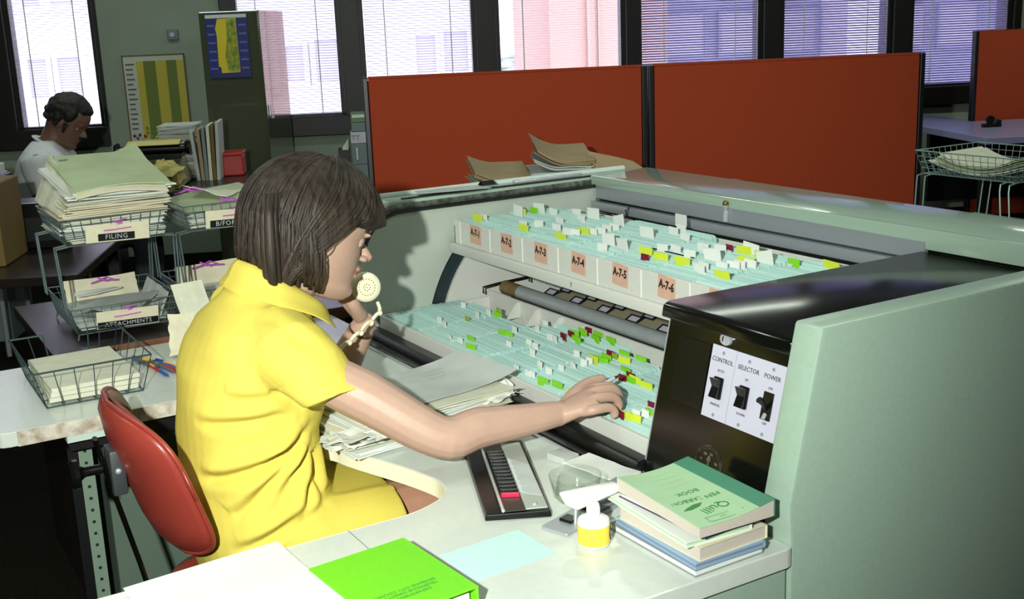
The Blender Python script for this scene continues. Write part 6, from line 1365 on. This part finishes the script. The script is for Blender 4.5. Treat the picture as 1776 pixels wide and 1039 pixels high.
for r_ in range(3):
    b = MB()
    for i in range(9): b.box((-1.26+0.03*i, 6.048-0.014*r_, 0.80-0.012*r_), (-1.245+0.03*i, 6.062-0.014*r_, 0.812-0.012*r_), WT)
    part('key_row', b, 'black_plastic', t)
z = 0.7385
for i in range(6):
    th_ = 0.047; q = W(-1.045+rnd(-0.008, 0.008), 6.475, 0)
    bundle('paper_bundle', (['lowest', 'second', 'third', 'fourth', 'fifth', 'top'])[i] + ' layer of the tall stack of papers behind the typewriter', q.x, q.y, z, 0.20, 0.26, WA+rnd(-0.04, 0.04), th_, ['paper_grey', 'paper_old', 'paper_grey'][i % 3], 201+i, 0.003, 7, group='tall stack of papers on the far desk'); z += th_+0.002
for i, (s, m_, tl) in enumerate([(-0.945, 'paper_grey', 0.06), (-0.922, 'kraft', 0.02), (-0.902, 'file_grey', 0.0), (-0.882, 'paper_old', -0.02), (-0.862, 'box_olive', -0.03), (-0.842, 'paper_grey', -0.05)]):
    b = MB(); b.hexa([W(s, 6.28, 0.7385), W(s+0.017, 6.28, 0.7385), W(s+0.017, 6.50, 0.7385), W(s, 6.50, 0.7385)], [W(s-tl*0.3, 6.28, 1.00+0.008*i), W(s+0.016-tl*0.3, 6.28, 1.00+0.008*i), W(s+0.016-tl*0.3, 6.50, 1.005+0.008*i), W(s-tl*0.3, 6.50, 1.005+0.008*i)])
    solo('file_folder', b, m_, ['first from the left', 'second from the left', 'third from the left', 'third from the right', 'second from the right', 'rightmost'][i] + ' of the upright files standing before the planning board', 'folder', 'upright files on the far desk')
t = thing('red_box', 'red box at the right end of the desk by the window', 'box', W(-0.77, 6.5, 0.7385), WA)
b = MB(); wbox(b, -0.825, -0.715, 6.42, 6.58, 0.7385, 0.850); part('body', b, 'box_red', t, bevel=0.008)
b = MB(); wbox(b, -0.829, -0.711, 6.416, 6.584, 0.8505, 0.866); part('lid', b, 'box_red', t, bevel=0.004)
q = W(-1.02, 5.80, 0.845); crumple('paper_bag', 'crumpled pale yellow paper bag on the desk by the window', (q.x, q.y, 0.738+0.085), 0.10, 'carton_yellow', 33, 0.84, 'bag')
# ------------------------------------------------------------------ left edge: table, boxes
t = thing('low_table', 'dark glossy table between the wire baskets and the man', 'table', W(-1.5, 4.3, 0), WA)
b = MB(); wbox(b, -2.3, -1.02, 3.95, 4.72, 0.695, 0.728); part('top', b, 'wood_dark', t, bevel=0.003)
for s, d in ((-1.06, 4.0), (-1.06, 4.68), (-2.25, 4.0), (-2.25, 4.68)):
    b = MB(); wbox(b, s-0.02, s+0.02, d-0.02, d+0.02, 0, 0.695); part('leg', b, 'dark_frame', t)
b = MB(); wbox(b, -1.70, -1.315, 4.17, 4.45, 0.7285, 1.02); solo('carton', b, 'box_olive', 'olive brown carton at the left edge behind the wire baskets', 'box', bevel=0.006)
b = MB(); wbox(b, -1.50, -1.235, 4.70-0.02, 4.90-0.2, 0.7285, 0.735)
t = thing('card_index_box', 'black box standing behind the olive carton at the left edge', 'box', W(-1.33, 4.58, 0.7285), WA)
b = MB(); wbox(b, -1.46, -1.17, 4.50, 4.66, 0.7285, 0.905); part('body', b, 'black_plastic', t, bevel=0.006)
b = MB(); wbox(b, -1.42, -1.21, 4.494, 4.50, 0.76, 0.85); part('front_label', b, 'dark_frame', t)
t = thing('storage_shelf', 'low shelf at the far left carrying white boxes', 'shelf', W(-2.0, 6.2, 0), WA)
b = MB(); wbox(b, -2.6, -1.905, 6.0, 6.4, 0.0, 0.80); part('body', b, 'file_grey', t, bevel=0.004)
b = MB(); wbox(b, -2.4, -1.91, 6.02, 6.30, 0.8005, 0.845); solo('flat_box', b, 'lilac_plate', 'lower of the two flat white boxes left of the man', 'box', 'flat white boxes left of the man', bevel=0.003)
b = MB(); wbox(b, -2.35, -1.915, 6.04, 6.28, 0.8455, 0.89); solo('flat_box', b, 'paper_white', 'upper of the two flat white boxes left of the man', 'box', 'flat white boxes left of the man', bevel=0.003)
# file boxes by the left end of the screens
t = thing('low_shelf', 'low shelf under the window left of the red screens', 'shelf', W(-0.12, 7.7, 0), WA)
b = MB(); wbox(b, -0.33, 0.25, 7.50, 7.95, 0.0, 0.52); part('body', b, 'machine_green', t, bevel=0.004)
t = thing('magazine_box', 'dark grey open file box with a paper sticking out', 'file box', W(-0.197, 7.6, 0.5205), WA)
b = MB()
for q in [((-0.232, 7.53, 0.5205), (-0.160, 7.54, 0.735)), ((-0.232, 7.70, 0.5205), (-0.160, 7.71, 0.735)), ((-0.232, 7.54, 0.5205), (-0.225, 7.70, 0.735)), ((-0.167, 7.54, 0.5205), (-0.160, 7.70, 0.735)), ((-0.225, 7.54, 0.5205), (-0.167, 7.70, 0.53))]: b.box(*q, WT)
part('body', b, 'dark_frame', t)
b = MB(); b.hexa([W(-0.215, 7.58, 0.532), W(-0.17, 7.58, 0.532), W(-0.17, 7.60, 0.532), W(-0.215, 7.60, 0.532)], [W(-0.205, 7.60, 0.745), W(-0.165, 7.60, 0.80), W(-0.165, 7.615, 0.80), W(-0.205, 7.615, 0.745)]); part('papers', b, 'paper_white', t)
z = 0.5205
for i, (h, m_, lab) in enumerate([(0.115, 'file_grey', 'lowest grey file box in the column left of the red screens'), (0.135, 'file_grey', 'grey file box with a metal pull in the column left of the red screens'), (0.075, 'lilac_plate', 'white labelled file box in the column left of the red screens'), (0.06, 'file_grey', 'dark file box second from the top in the column left of the red screens'), (0.055, 'file_green', 'green and white file box topmost in the column left of the red screens')]):
    t = thing('file_box', lab, 'file box', W(-0.09, 7.62, z), WA, 'column of file boxes by the screens')
    b = MB(); wbox(b, -0.148+0.010*(i > 2), 0.03, 7.55, 7.80, z, z+h-0.001); part('body', b, m_, t, bevel=0.004)
    if i == 1: b = MB(); wbox(b, -0.118, -0.106, 7.540, 7.549, z+0.03, z+0.11); part('pull', b, 'chrome', t, bevel=0.001)
    if i == 2: part('lettering', text_mb('TT', 0.045, frame(W(-0.115, 7.548, z+0.037), ws, Vector((0, 0, 1))), 0.0004), 'file_grey', t)
    if i == 4: b = MB(); wbox(b, -0.130, 0.02, 7.546, 7.5495, z+0.030, z+0.05); part('label', b, 'paper_white', t)
    z += h
